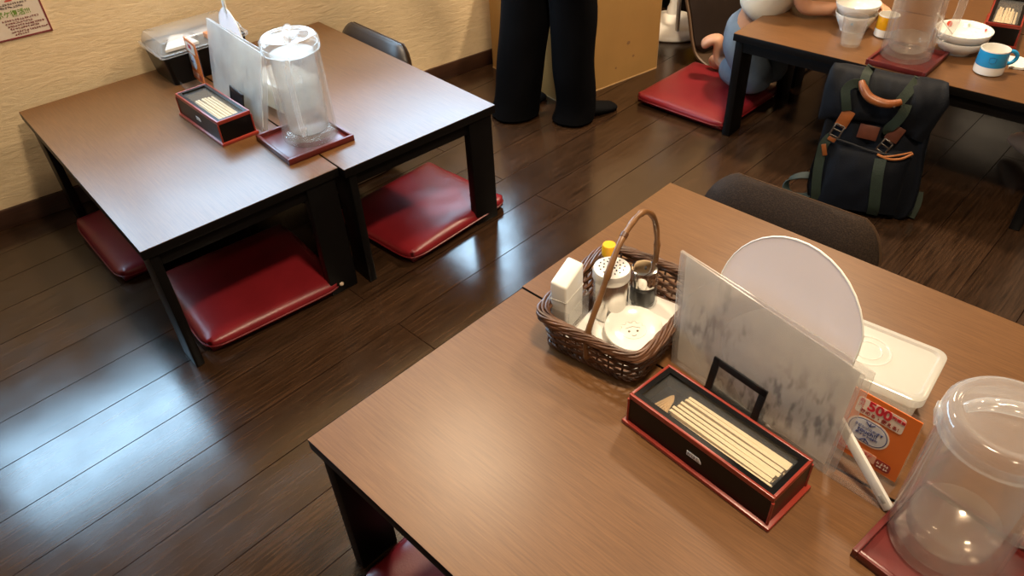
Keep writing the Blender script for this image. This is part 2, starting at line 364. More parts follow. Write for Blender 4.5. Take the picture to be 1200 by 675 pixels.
# window with two frosted sliding panes, lit by the day outside
win = bpy.data.objects.new('window_1', None); C.objects.link(win); win['kind'] = 'structure'
mb = MB(); w0, w1, z0, z1 = WIN
for a, b, c, d in ((w0, w1, z0 - .03, z0), (w0, w1, z1, z1 + .03), (w0 - .03, w0, z0 - .03, z1 + .03), (w1, w1 + .03, z0 - .03, z1 + .03)): wbox(mb, a, b, -.10, .012, c, d)
mb.build('frame', TRIM, win)
PANE = bpy.data.materials.new('daylit_frosted_glass'); PANE.use_nodes = True
_b = PANE.node_tree.nodes['Principled BSDF']; _b.inputs['Base Color'].default_value = (.8, .85, .9, 1); _b.inputs['Roughness'].default_value = .4
_b.inputs['Emission Color'].default_value = (*WINDOW_COL, 1); _b.inputs['Emission Strength'].default_value = WINDOW_STR
NP = 3
for k in range(NP):
    a = w0 + (w1 - w0) * k / NP; b = w0 + (w1 - w0) * (k + 1) / NP
    mb = MB()
    for q in ((a, b, z0, z0 + .035), (a, b, z1 - .035, z1), (a, a + .03, z0, z1), (b - .03, b, z0, z1)): wbox(mb, q[0], q[1], -.075, -.045, q[2], q[3])
    sash = mb.build('sash', TRIM, win)
    mb = MB(); wbox(mb, a + .03, b - .03, -.064, -.058, z0 + .035, z1 - .035); mb.build('pane', PANE, sash, False)

# ceiling lamps and the added fill lamp
LAMPGLOW = mat('lamp_diffuser', (.9, .8, .65), .4, emit=WARM, estr=6)
for i, (x, y, e) in enumerate(LAMPS):
    t = thing('ceiling_lamp', ['round ceiling lamp above the far table', 'round ceiling lamp above the near table', 'round ceiling lamp over the aisle by the standing person',
                               'round ceiling lamp in the far right corner', 'added round fill lamp on the ceiling behind the viewer'][i], 'ceiling lamp', (x, y, CEIL), 0, 'ceiling lamps')
    mb = MB(); mb.lathe([(0, 0), (.15, 0), (.15, -.05), (.13, -.055), (.13, -.04), (0, -.04)], n=36); mb.build('housing', WHITEPL, t)
    mb = MB(); mb.lathe([(0, -.045), (.125, -.045), (.12, -.06), (0, -.066)], n=36); mb.build('diffuser', LAMPGLOW, t)
    ld = bpy.data.lights.new('lamp_light', 'AREA'); ld.shape = 'DISK'; ld.size = .24; ld.energy = e; ld.color = WARM
    lo = bpy.data.objects.new('lamp_light', ld); C.objects.link(lo); lo.parent = t; lo.location = (0, 0, -.075)

# poster on the wall
MAROON = mat('poster_maroon_ink', (.20, .03, .035), .6); PGREEN = mat('poster_green_ink', (.16, .30, .03), .6); PRED = mat('poster_red_ink', (.55, .06, .04), .6); PGREY = mat('poster_dark_ink', (.09, .05, .05), .6)
POSTP = mat('poster_paper', (.72, .62, .52), .5, noise_amt=.06)
ps, pz = (Vector((.587, 2.415, 0)) - WO).dot(wd), .533
post = thing('poster', 'pinkish paper poster with maroon border and green and red Japanese writing on wall', 'poster', wp(ps, 0, pz), WA)
PW, PH = .297, .21
mb = MB(); mb.box((-PW / 2, -.0012, PH / 2), (PW, .002, PH)); mb.build('sheet', POSTP, post, False)
mb = MB()
for c, d in (((-PW / 2, -.0025, .0022), (PW, .0012, .0045)), ((-PW / 2, -.0025, PH - .0022), (PW, .0012, .0045)), ((-.0022, -.0025, PH / 2), (.0045, .0012, PH)), ((-PW + .0022, -.0025, PH / 2), (.0045, .0012, PH))): mb.box(c, d)
mb.build('border', MAROON, post, False)
def glyphs(mb, x0, z0, n, h, y=-.0026):
    for i in range(n):
        x = x0 + i * h * 1.02
        for k in range(5):
            if random.random() < .5: mb.box((x + random.uniform(.2, .8) * h * .8, y, z0 + random.uniform(-.4, .4) * h), (h * .7, .0006, h * .11))
            else: mb.box((x + random.uniform(.1, .9) * h * .8, y, z0 + random.uniform(-.1, .1) * h), (h * .11, .0006, h * .75))
for body, x, z, s, m in (('復活!', -.142, .064, .020, PGREEN), ('ポケ復活!!!', -.076, .066, .018, PGREEN)):
    text(body, s, m, post, Vector((x, -.0028, z)), (1, 0, 0), (0, 0, 1), bold=.012)
mb = MB(); glyphs(mb, -.165, .110, 4, .026); glyphs(mb, -.155, .085, 1, .018); mb.build('red_heading', PRED, post, False)
mb = MB(); glyphs(mb, -.118, .092, 14, .006); glyphs(mb, -.110, .084, 10, .0065); mb.build('small_print', PGREY, post, False)
mb = MB()
for x, z, n in ((-.112, .050, 15), (-.106, .042, 11), (-.104, .034, 15), (-.100, .027, 12), (-.100, .018, 15), (-.095, .011, 6)): glyphs(mb, x, z, n, .0062)
mb.build('small_print', MAROON, post, False)

# ------------------------------------------------------------------ tables
def make_table(name, label, loc, rotz, w=.487, d=.947, flip=False, hinge=True, thin_left=False, fixed=True, group=None):
    """origin: corner; x to the right along the aisle, y across; top at T"""
    t = thing(name, label, 'table', loc, rotz, group)
    mb = MB(); mb.use(DARKLEG); mb.box((w / 2, d / 2, T - .0125), (w - .002, d - .002, .023), bevel=.0015)
    mb.build('tabletop', None, t)
    mb = MB(); mb.box((w / 2, d / 2, T - .0006), (w - .003, d - .003, .0012)); mb.build('veneer', TOP_A, t, False)
    mb = MB()
    for y in (.022, d - .022): mb.box((w / 2, y, T - .042), (w - .05, .016, .036), bevel=.002)
    for x in (.022, w - .022): mb.box((x, d / 2, T - .042), (.016, d - .05, .036), bevel=.002)
    mb.build('apron', DARKLEG, t)
    for x in (0, 1):
        for y in (0, 1):
            if x == 0 and thin_left: lw, ld = .022, .078
            else: lw, ld = .080, .028
            cx = .012 + lw / 2 if x == 0 else w - .012 - lw / 2
            cy = .006 + ld / 2 if y == 0 else d - .006 - ld / 2
            mb = MB(); mb.box((cx, cy, (T - .024) / 2), (lw, ld, T - .024), bevel=.003); lg = mb.build('leg', DARKLEG, t)
            if hinge:
                mb = MB(); hx = cx - .03 if x else cx + .06
                mb.tube([(hx, cy + .02 * (1 if y == 0 else -1), T - .035), (hx + .016, cy, T - .032), (hx + .03, cy + .01, T - .038)], .0035, n=6); mb.tube([(hx, cy, T - .04), (hx, cy, T - .024)], .006, n=8)
                mb.build('hinge', mat('aged_brass', (.35, .27, .14), .35, metal=1), lg)
    return t
AA = -.0765; aw = .4869; A0 = Vector((.3349, 1.4679, 0)); rA = rz(AA)
def A(u, v, z=0): return A0 + rA @ Vector((u, v, 0)) + Vector((0, 0, z))
make_table('low_table', 'dark-edged brown low table touching the wall, left of the back pair', A(0, 0), AA, thin_left=True)
make_table('low_table', 'brown low table right of the back pair, its corner gleaming towards the standing person', A(aw + .002, -.0216), AA, w=aw - .002, thin_left=True)
B0 = Vector((.2879, .782, 0)); bw = .4942; bd = .947
make_table('low_table', 'nearest brown low table under the chopstick box and wicker basket', (B0.x, B0.y - bd - .004, 0), 0, w=bw - .002)
make_table('low_table', 'brown low table behind the wicker basket, with empty far end', (B0.x + bw, B0.y - bd, 0), 0, w=bw)
CA = .033; C0 = Vector((2.1399, 1.1406, 0)); rC = rz(CA)
def Cc(u, v, z=0): return C0 + rC @ Vector((u, v, 0)) + Vector((0, 0, z))
make_table('low_table', 'far brown low table with bowls and cups, navy backpack leaning at it', Cc(0, -.947), CA)
make_table('low_table', 'brown low table farthest at upper right, behind the bowls', Cc(.489, -.947), CA)

# ------------------------------------------------------------------ cushions
def cushion(label, loc, rotz, w=.40, d=.40, h=.045, torn=False, sag=0.0):
    t = thing('floor_cushion', label, 'floor cushion', loc, rotz, None)
    mb = MB(); n = 28
    def pt(i, j, s):
        x, y = i / n * 2 - 1, j / n * 2 - 1
        e = max(abs(x), abs(y)); k = 1.0
        # rounded corners
        q = (abs(x) ** 9 + abs(y) ** 9) ** (1 / 9)
        if q > 1: x, y = x / q, y / q
        edge = (1 - max(abs(x), abs(y)) ** 10)
        hh = h * (.5 + s * .5 * edge ** .5) + (s > 0) * (.006 * (1 - x * x) * (1 - y * y) + .0012 * noise.noise((x * 3 + loc[0] * 9, y * 3, 0)))
        return Vector((x * w / 2, y * d / 2, max(.0005, hh)))
    top = [[mb.bm.verts.new(pt(i, j, 1)) for j in range(n + 1)] for i in range(n + 1)]
    bot = [[mb.bm.verts.new(pt(i, j, -1)) if 0 < i < n and 0 < j < n else top[i][j] for j in range(n + 1)] for i in range(n + 1)]
    for i in range(n):
        for j in range(n):
            mb.bm.faces.new([top[i][j], top[i + 1][j], top[i + 1][j + 1], top[i][j + 1]])
            mb.bm.faces.new([bot[i][j], bot[i][j + 1], bot[i + 1][j + 1], bot[i + 1][j]])
    mb.build('cover', RED, t, True, 180)
    # seam around the edge
    pts = []
    for k in range(120):
        a = 2 * PI * k / 120; x, y = math.cos(a), math.sin(a); q = (abs(x) ** 9 + abs(y) ** 9) ** (1 / 9); pts.append((x / q * w / 2 * 1.001, y / q * d / 2 * 1.001, h * .5))
    mb = MB(); mb.tube(pts, .0022, n=6, closed=True); mb.build('seam', mat('dark_red_piping', (.15, .008, .012), .4), t)
    if torn:
        mb = MB(); mb.lathe([(0, .004), (.004, .003), (.006, .001), (.006, -.004), (0, -.005)], (w / 2 - .009, -d / 2 + .009, h * .62), n=9); mb.build('torn_lining', mat('torn_foam', (.62, .48, .36), .9), t)
    return t
def center(ps): return sum((Vector(p) for p in ps), Vector()) / len(ps)
cushion('maroon cushion half out past the left edge of the back table', (.575, 2.11, 0), -.07, .40, .40)
cushion('dark red cushion with torn corner under the front of the left back table', (.60, 1.645, 0), -.12, .385, .385, torn=True)
cushion('red cushion under the right back table, half lit, beside its outer leg', (1.145, 1.56, 0), .03, .40, .36)
cushion('bright red cushion on which the kneeling child rests, by far table', (2.355, 1.325, 0), -.015, .40, .39)
cushion('purplish red cushion peeking under the near table edge at the bottom', (.475, .565, 0), .05, .40, .33)

# ------------------------------------------------------------------ legless chairs
def zaisu(label, loc, rotz, fabric, w=.40, top=.385, lean=.06, seat=.42, padcol=None):
    """x = forward; back at x~0"""
    t = thing('legless_chair', label, 'floor chair', loc, rotz)
    prof = [(seat, .012), (seat * .7, .012), (seat * .35, .014), (.10, .024), (.05, .055), (.025, .11), (.0, .20), (-lean * .6, .30), (-lean, top - .012)]
    pts, _ = smooth([Vector((x, 0, z)) for x, z in prof], 1, 5)
    def sheet(mb, off0, off1, wf, i0, i1, roundn):
        P = pts[i0:i1]; rows = []
        m = len(P)
        for i, p in enumerate(P):
            tg = (P[min(i + 1, m - 1)] - P[max(i - 1, 0)]).normalized(); nn = Vector((tg.z, 0, -tg.x)) * -1   # towards sitter
            if nn.z < 0 and abs(tg.x) > .7: nn = -nn
            nn = Vector((abs(tg.z), 0, abs(tg.x)))
            hw = w / 2 * wf
            e = (m - 1 - i) / 7.0
            if e < 1: hw *= (1 - .30 * (1 - e) ** 2.2)
            e2 = i / 5.0
            if e2 < 1: hw *= (1 - .2 * (1 - e2) ** 2)
            row = []
            K = 10
            for k in range(K + 1):
                y = -hw + 2 * hw * k / K; th = off1 - (off1 - off0) * .75 * (abs(y) / hw) ** 6
                if e < .5: th = off0 + (th - off0) * (.45 + 1.1 * e)
                row.append((p + nn * off0 + Vector((0, y, 0)), p + nn * th + Vector((0, y, 0))))
            rows.append(row)
        ring = []
        for row in rows: ring.append([a for a, b in row] + [b for a, b in row[::-1]])
        mb.loft(ring)
    mb = MB(); sheet(mb, -.010, 0.0, 1.0, 0, len(pts), 0); sh = mb.build('shell', PLY, t, True, 50)
    mb = MB(); sheet(mb, 0.0, .036, .985, int(len(pts) * .48), len(pts), 0); mb.build('back_pad', fabric, t, True, 60)
    mb = MB(); sheet(mb, 0.0, .022, .96, 2, int(len(pts) * .45), 0); mb.build('seat_pad', fabric, t, True, 60)
    for s in (-1, 1):
        mb = MB(); mb.tube([p + Vector((0, s * w / 2 * (1 - .06 * max(0, (i - len(pts) + 8) / 8)), -.004)) for i, p in enumerate(pts[2:-6])], .0065, n=6)
        mb.build('edge_band', PLYEDGE, t)
    return t
zaisu('dark brown padded floor chair at the end of the back table, by the wall', (1.370, 2.045, 0), PI + AA, CHAIRLEATHER, .42, .385, .045)
MESHF = mat('brown_mesh_weave', (.040, .024, .015), .8, spec=.2)
_nt = MESHF.node_tree; _v = _nt.nodes.new('ShaderNodeTexVoronoi'); _v.inputs['Scale'].default_value = 330; _tc = _nt.nodes.new('ShaderNodeTexCoord'); _nt.links.new(_tc.outputs['Object'], _v.inputs['Vector'])
_bp = _nt.nodes.new('ShaderNodeBump'); _bp.inputs['Strength'].default_value = .4; _bp.inputs['Distance'].default_value = .001; _nt.links.new(_v.outputs['Distance'], _bp.inputs['Height']); _nt.links.new(_bp.outputs[0], _nt.nodes['Principled BSDF'].inputs['Normal'])
_mx = _nt.nodes.new('ShaderNodeMix'); _mx.data_type = 'RGBA'; _mx.inputs[6].default_value = (.008, .0045, .003, 1); _mx.inputs[7].default_value = (.034, .020, .012, 1); _nt.links.new(_v.outputs['Distance'], _mx.inputs[0]); _nt.links.new(_mx.outputs[2], _nt.nodes['Principled BSDF'].inputs['Base Color'])
zaisu('brown mesh fabric floor chair behind the near tables, below the backpack', (1.330, .530, 0), PI + .03, MESHF, .42, .385)
zaisu('dark brown plywood floor chair behind the kneeling child', (2.79, 1.575, 0), -PI / 2, CHAIRLEATHER, .42, .50, .05)
zaisu('dark floor chair beyond the farthest table at the upper right', (3.32, .55, 0), PI, CHAIRLEATHER, .42, .47)

# ------------------------------------------------------------------ table settings: jugs, trays, boxes
def make_tray(label, loc, rotz, w=.185, d=.185):
    t = thing('tray', label, 'tray', loc, rotz)
    mb = MB(); mb.box((0, 0, .003), (w, d, .006), bevel=.001); mb.build('tray_floor', TRAYRED, t)
    mb = MB()
    for s in (-1, 1):
        mb.box((0, s * (d / 2 - .004), .008), (w, .008, .016), bevel=.0015); mb.box((s * (w / 2 - .004), 0, .008), (.008, d - .016, .016), bevel=.0015)
    mb.build('raised_rim', TRAYRED, t); return t
def make_jug(label, loc, rotz, water='ice', handle=True, level=.12, s=1.0, h=.245):
    t = thing('water_jug', label, 'jug', loc, rotz)
    mb = MB(); mb.lathe([(0, .001), (.064, .001), (.069, .006), (.0695, .02), (.068, h * .6), (.0665, h), (.0640, h), (.0645, h * .6), (.0645, .02), (.060, .013), (0, .012)], n=48); mb.build('outer_wall', JUG, t, True, 60)
    mb = MB(); mb.lathe([(0, .022), (.045, .022), (.052, .03), (.0535, .06), (.0545, h - .03), (.060, h - .006)], n=48); mb.build('inner_liner', JUGLINER, t, True, 60)
    if water:
        mb = MB(); mb.lathe([(0, .024), (.044, .024), (.050, .031), (.0525, level), (0, level)], n=40); mb.build('iced_water' if water == 'ice' else 'water', ICE if water == 'ice' else WATER, t, True, 50)
    mb = MB(); mb.lathe([(.0655, h - .012), (.0705, h - .012), (.0715, h - .002), (.070, h + .012), (.064, h + .020), (.058, h + .0215), (.054, h + .019), (.050, h + .019), (.03, h + .024), (0, h + .026)], n=48); ld = mb.build('lid', LIDPL, t, True, 50)
    mb = MB()
    mb.tube([(-.048, 0, h + .017), (-.03, 0, h + .030), (0, 0, h + .034), (.03, 0, h + .030), (.048, 0, h + .017)], [.007, .009, .010, .009, .007], n=10, flat=.8, sub=3); mb.build('lid_grip', LIDPL, ld)
    if handle:
        mb = MB(); pts = [(.066, 0, h - .02), (.088, 0, h - .014), (.106, 0, h - .030), (.110, 0, h * .6), (.104, 0, h * .34), (.088, 0, h * .22), (.066, 0, h * .20)]
        mb.tube(pts, [.010, .011, .012, .012, .012, .011, .010], n=10, flat=.65, sub=4, up=(0, 1, 0)); mb.build('handle', LIDPL, t)
    mb = MB(); mb.box((-.0705, 0, h - .002), (.006, .026, .018), bevel=.002); mb.build('spout_tab', LIDPL, t)
    return t

def make_chopbox(label, loc, rotz, labelled=True):
    """long along y; width x; height h"""
    L_, W_, H_ = .252, .092, .066
    t = thing('chopstick_box', label, 'chopstick box', loc, rotz)
    mb = MB(); mb.box((0, 0, .004), (W_ + .012, L_ + .014, .008), bevel=.002); mb.build('base_flange', REDLAC, t)
    mb = MB(); th = .005; z0, z1 = .008, H_ - .010
    mb.box((0, 0, z0 + .002), (W_ - .002, L_ - .002, .004))
    for s in (-1, 1):
        mb.box((s * (W_ / 2 - th / 2), 0, (z0 + z1) / 2), (th, L_, z1 - z0)); mb.box((0, s * (L_ / 2 - th / 2), (z0 + z1) / 2), (W_ - 2 * th, th, z1 - z0))
    mb.build('body', BLACK, t, False)
    mb = MB()
    for sx in (-1, 1):
        for sy in (-1, 1): mb = MB(); mb.tube([(sx * W_ / 2, sy * L_ / 2, z0), (sx * W_ / 2, sy * L_ / 2, z1)], .0022, n=6); mb.build('corner_trim', REDLAC, t)
    # lid: red outer band, black inner frame, clear pane
    ld = thing('lid', None, None); ld.parent = t
    C.objects.unlink(ld); bpy.data.objects.remove(ld)
    mb = MB(); f = .0045
    for s in (-1, 1):
        mb.box((s * (W_ / 2 - f / 2), 0, H_ - .005), (f, L_, .010), bevel=.001); mb.box((0, s * (L_ / 2 - f / 2), H_ - .005), (W_ - 2 * f, f, .010), bevel=.001)
    lid = mb.build('lid', REDLAC, t)
    mb = MB(); g = .0085
    for s in (-1, 1):
        mb.box((s * (W_ / 2 - f - g / 2), 0, H_ - .0045), (g, L_ - 2 * f, .007)); mb.box((0, s * (L_ / 2 - f - g / 2), H_ - .0045), (W_ - 2 * f - 2 * g, g, .007))
    mb.build('lid_frame', BLACK, lid, False)
    mb = MB(); mb.box((0, 0, H_ - .0062), (W_ - 2 * f - 2 * g + .002, L_ - 2 * f - 2 * g + .002, .0014)); mb.build('lid_pane', ACRYL, lid, False)
    if labelled:
        poly = [(-.013, -.0045), (.013, -.0045), (.012, -.0005), (.008, .0045), (-.013, .0045)]
        fr = lambda p: Vector((-W_ / 2 - .0004 - p.z, -p.x, .0335 + p.y))
        mb = MB(); mb.prism(poly, 0, .0005, fr); st = mb.build('sticker', PAPER, t, False)
        text('おはし', .0078, PGREY, st, Vector((-W_ / 2 - .0012, 0.001, .0332)), (0, -1, 0), (0, 0, 1), depth=.0001)
    return t
def stick_mesh(L_, w0=.0036, w1=.0024):
    mb = MB(); mb.loft([[Vector((sx * w, y, sz * w)) for sx, sz in ((-1, -1), (1, -1), (1, 1), (-1, 1))] for y, w in ((-L_ / 2, w0), (L_ / 2, w1))])
    return mb
def fill_box(box, n, where, toothpicks=True, group_id=''):
    o = Matrix.Translation(box.location) @ Matrix.Rotation(box.rotation_euler.z, 4, 'Z')
    first = None
    for i in range(n):
        layer = i // 7; k = i % 7
        x = -.026 + k * .0084 + (.003 if layer else 0) + random.uniform(-.001, .001); y = -.016 + random.uniform(-.004, .004); z = .0125 + .0055 + layer * .0085 + .021
        a = random.uniform(-.012, .012)
        if first is None:
            ob = stick_mesh(.175).build('chopstick', PALEWOOD, None, False); first = ob
        else: ob = first.copy(); C.objects.link(ob)
        ob.matrix_world = o @ Matrix.Translation((x, y, z)) @ Matrix.Rotation(a, 4, 'Z')
        tag(ob, 'pale wooden chopstick lying in the ' + where, 'chopstick', 'chopsticks in the ' + where)
    # bed the sticks lie on
    if toothpicks:
        ft = None
        for i in range(6):
            if ft is None:
                mb = MB(); mb.tube([(-.026, 0, 0), (.020, 0, 0), (.026, 0, 0)], [.0019, .0019, .0004], n=6); ft = ob = mb.build('toothpick', mat('toothpick_wood', (.52, .34, .16), .7), None)
            else: ob = ft.copy(); C.objects.link(ob)
            ob.matrix_world = o @ Matrix.Translation((-.006 + .001 * i, .082 + i * .0036, .0345)) @ Matrix.Rotation(-.10 * (i - 3), 4, 'Z')
            tag(ob, 'brown wooden toothpick at the end of the ' + where, 'toothpick', 'toothpicks in the ' + where)
def box_filler(box):
    mb = MB(); mb.box((0, 0, .020), (.078, .236, .015)); mb.build('inner_tray', BLACK, box, False)
ch = make_chopbox('black and red chopstick box with clear lid and white sticker, on near table', (.682, .298, T), -.088)
box_filler(ch); fill_box(ch, 14, 'near chopstick box')
ch2 = make_chopbox('black and red chopstick box on the back table beside the orange card', (.746, 1.878, T), -.05)
box_filler(ch2); fill_box(ch2, 14, 'back table chopstick box', False)
ch3 = make_chopbox('black and red chopstick box at the far upper right corner, on farthest table', (2.632, .514, T), -PI / 2 + .2, labelled=False)
box_filler(ch3); fill_box(ch3, 12, 'far upper right chopstick box', False)

make_tray('dark red square tray under the water jug on the back table', (.848, 1.613, T), AA - .02)
make_tray('red tray under the large jug at bottom right corner', (.737, -.026, T), -.12, .175, .185)
make_tray('red tray under the jug on far table, above the backpack', (2.254, .645, T), .02, .185, .165)
JZ = T + .0062
make_jug('frosted lidded jug of iced water on the back table tray', (.865, 1.609, JZ), math.radians(232), 'ice', True, .224)
make_jug('large clear lidded jug at bottom right, nearest to the viewer', (.757, -.004, JZ), math.radians(-70), 'still', True, .055, h=.226)
make_jug('clear jug with side handle on the far table tray', (2.268, .657, JZ), math.radians(-52), 'still', True, .06)

# menus, stands, fans
BLANKBACK = mat('stand_black_plastic', (.010, .009, .009), .4)
def make_menu(label, base_l, base_r, hl, lean, mleft=.02, hr=None):
    """translucent sleeve standing on the table, along base_l -> base_r"""
    bl, br = Vector(base_l), Vector(base_r); m = (br - bl).normalized(); L_ = (br - bl).length; n = Vector((m.y, -m.x, 0)) * -1   # n: away from the viewer
    if n.x < 0: n = -n
    t = thing('menu', label, 'menu', (bl.x, bl.y, T), math.atan2(m.y, m.x))
    # local: x along m, y = left normal
    sgn = 1 if (rz(math.atan2(m.y, m.x)) @ Vector((0, 1, 0))).dot(n) > 0 else -1
    def P(x, h, off): return Vector((x - mleft * h / hl * (1 - x / L_), sgn * (math.sin(lean) * h + off), math.cos(lean) * h + .0006))
    hr = hr or hl
    for nm, off, ext in (('front_cover', 0, 0), ('back_cover', .012, .006)):
        mb = MB(); nx, ny = 14, 8
        g = [[[mb.bm.verts.new(P(x * (L_ + ext) / nx, (hl + (hr - hl) * x / nx) * y / ny, off * (.25 + .75 * x / nx) + q + .004 * math.sin(PI * y / ny) * (1 if off else -1) * .5)) for y in range(ny + 1)] for x in range(nx + 1)] for q in (0, .0022)]
        for x in range(nx):
            for y in range(ny):
                mb.bm.faces.new([g[0][x][y], g[0][x + 1][y], g[0][x + 1][y + 1], g[0][x][y + 1]]); mb.bm.faces.new([g[1][x][y], g[1][x][y + 1], g[1][x + 1][y + 1], g[1][x + 1][y]])
        for x in range(nx):
            for y in (0, ny): mb.bm.faces.new([g[0][x][y], g[1][x][y], g[1][x + 1][y], g[0][x + 1][y]])
        for y in range(ny):
            for x in (0, nx): mb.bm.faces.new([g[0][x][y], g[0][x][y + 1], g[1][x][y + 1], g[1][x][y]])
        mb.build(nm, SLEEVE, t, True, 30)
    # printed sheet inside, seen dimly through the sleeve
    mb = MB(); q = .0075
    mb.face([P(.006, .006, q), P(L_ - .008, .006, q), P(L_ - .008, hr - .008, q), P(.006, hl - .008, q)])
    for dz in (0,):
        pass
    sheet = mb.build('printed_sheet', MENUPRINT, t, False)
    return t
MENUPRINT = bpy.data.materials.new('menu_print'); MENUPRINT.use_nodes = True
_N, _L = MENUPRINT.node_tree.nodes, MENUPRINT.node_tree.links
_tc = _N.new('ShaderNodeTexCoord'); _m = _N.new('ShaderNodeMapping'); _m.inputs['Scale'].default_value = (75, 1, 30); _L.new(_tc.outputs['Object'], _m.inputs[0])
_n = _N.new('ShaderNodeTexNoise'); _n.inputs['Scale'].default_value = 1.0; _n.inputs['Detail'].default_value = 2; _L.new(_m.outputs[0], _n.inputs[0])
_n2 = _N.new('ShaderNodeTexNoise'); _n2.inputs['Scale'].default_value = 9; _L.new(_tc.outputs['Object'], _n2.inputs[0])
_mr = _N.new('ShaderNodeMapRange'); _mr.inputs[1].default_value = .48; _mr.inputs[2].default_value = .64; _L.new(_n.outputs[0], _mr.inputs[0])
_mr2 = _N.new('ShaderNodeMapRange'); _mr2.inputs[1].default_value = .42; _mr2.inputs[2].default_value = .6; _L.new(_n2.outputs[0], _mr2.inputs[0])
_mu = _N.new('ShaderNodeMath'); _mu.operation = 'MULTIPLY'; _L.new(_mr.outputs[0], _mu.inputs[0]); _L.new(_mr2.outputs[0], _mu.inputs[1])
_mx = _N.new('ShaderNodeMix'); _mx.data_type = 'RGBA'; _mx.inputs[6].default_value = (.88, .86, .80, 1); _mx.inputs[7].default_value = (.22, .20, .18, 1); _L.new(_mu.outputs[0], _mx.inputs[0]); _L.new(_mx.outputs[2], _N['Principled BSDF'].inputs['Base Color'])
_tl = _N.new('ShaderNodeBsdfTranslucent'); _L.new(_mx.outputs[2], _tl.inputs[0]); _ms = _N.new('ShaderNodeMixShader'); _ms.inputs[0].default_value = .55
_L.new(_N['Principled BSDF'].outputs[0], _ms.inputs[1]); _L.new(_tl.outputs[0], _ms.inputs[2]); _L.new(_ms.outputs[0], _N['Material Output'].inputs[0])
make_menu('frosted menu sleeve standing behind the near chopstick box', (.802, .452, T), (.760, .158, T), .216, .06, .02, .197)
make_menu('frosted white menu sleeve on the back table, beside the iced jug', (.836, 2.062, T), (.799, 1.742, T), .207, .24, .030, .207)

def make_stand(label, loc, rotz, w=.092, h=.072, solid=False):
    """easel frame: x along the frame, leaning towards +y"""
    t = thing('menu_stand', label, 'menu stand', loc, rotz)
    R = Rx(-.20)
    mb = MB(); b = .012
    for c, d in (((0, 0, .008), (w, .004, .016)), ((0, 0, h - b / 2), (w, .004, b)), ((-w / 2 + b / 2, 0, h / 2), (b, .004, h)), ((w / 2 - b / 2, 0, h / 2), (b, .004, h))):
        mb.box(R @ Vector(c), d, rot=R, bevel=.001)
    if solid: mb.box(R @ Vector((0, 0, h / 2)), (w - .02, .003, h - .02), rot=R)
    mb.build('front_frame', BLANKBACK, t)
    mb = MB(); mb.box((0, .012, .003), (w + .01, .036, .005), bevel=.001); mb.build('foot', BLANKBACK, t)
    return t
sa = math.atan2(.275 - .363, .789 - .801)
make_stand('black open-frame stand holding up the near menu', (.772, .325, T), sa, .100, .075)
make_stand('black stand holding up the back table menu', (.800, 1.865, T), sa + .02, .088, .080, True)

FANW = thin_paper('fan_paper', (.93, .88, .89), .6)
def make_fan(label, c, axis, n, r, hl, name='paper_fan'):
    """round paper fan: centre c, handle direction axis, face normal n; hl = handle end distance from the centre"""
    c, a, n = Vector(c), Vector(axis).normalized(), Vector(n); n = (n - a * n.dot(a)).normalized(); b = n.cross(a)
    t = thing(name, label, 'hand fan', c)
    mb = MB(); K = 40; poly = []
    for k in range(K):
        th = 2 * PI * k / K; x, y = math.cos(th), math.sin(th); yy = y * r * 1.0; xx = x * r * .96
        if x > .6: yy *= (1 - (x - .6) * .5)
        poly.append((xx, yy))
    fr = lambda p: a * p.x + b * p.y + n * p.z
    mb.prism(poly, -.0008, .0008, fr); mb.build('paper', FANW, t, True, 30)
    mb = MB(); mb.tube([fr(Vector((x * 1.004, y * 1.004, 0))) for x, y in poly], .0016, n=6, closed=True); mb.build('edge_binding', WHITEPL, t)
    mb = MB(); mb.use(WHITEPL)
    R = Matrix((a, b, n)).transposed()
    mb.box(a * ((r * .8 + hl) / 2), (hl - r * .8, .016, .0065), rot=R, bevel=.002); h = mb.build('handle', None, t)
    mb = MB(); mb.box(a * (hl - .016) + n * .0001, (.012, .007, .0069), rot=R, bevel=.001); mb.build('handle_slot', mat('slot_shadow_grey', (.35, .33, .3), .6), h)
    # ribs under the paper
    mb = MB()
    for k in range(-6, 7): mb.tube([a * r * .8, a * -r * .2 + b * k * r * .12, a * (-r * .93 * math.cos(k * .14)) + b * math.sin(k * .14) * r * .93], .0005, n=4)
    mb.build('ribs', WHITEPL, t)
    return t
fa = Vector((.757, .066, .3668)) - Vector((.838, .30, .524))
make_fan('round whitish paper fan behind near menu, white handle slanting to the table', (.838, .30, .524), fa, (-1, .12, .12), .126, fa.length)
make_fan('white paper fan behind back table menu, handle pointing up', (.905, 1.990, .528), (.03, .02, 1), (-.985, .12, .12), .078, .135)

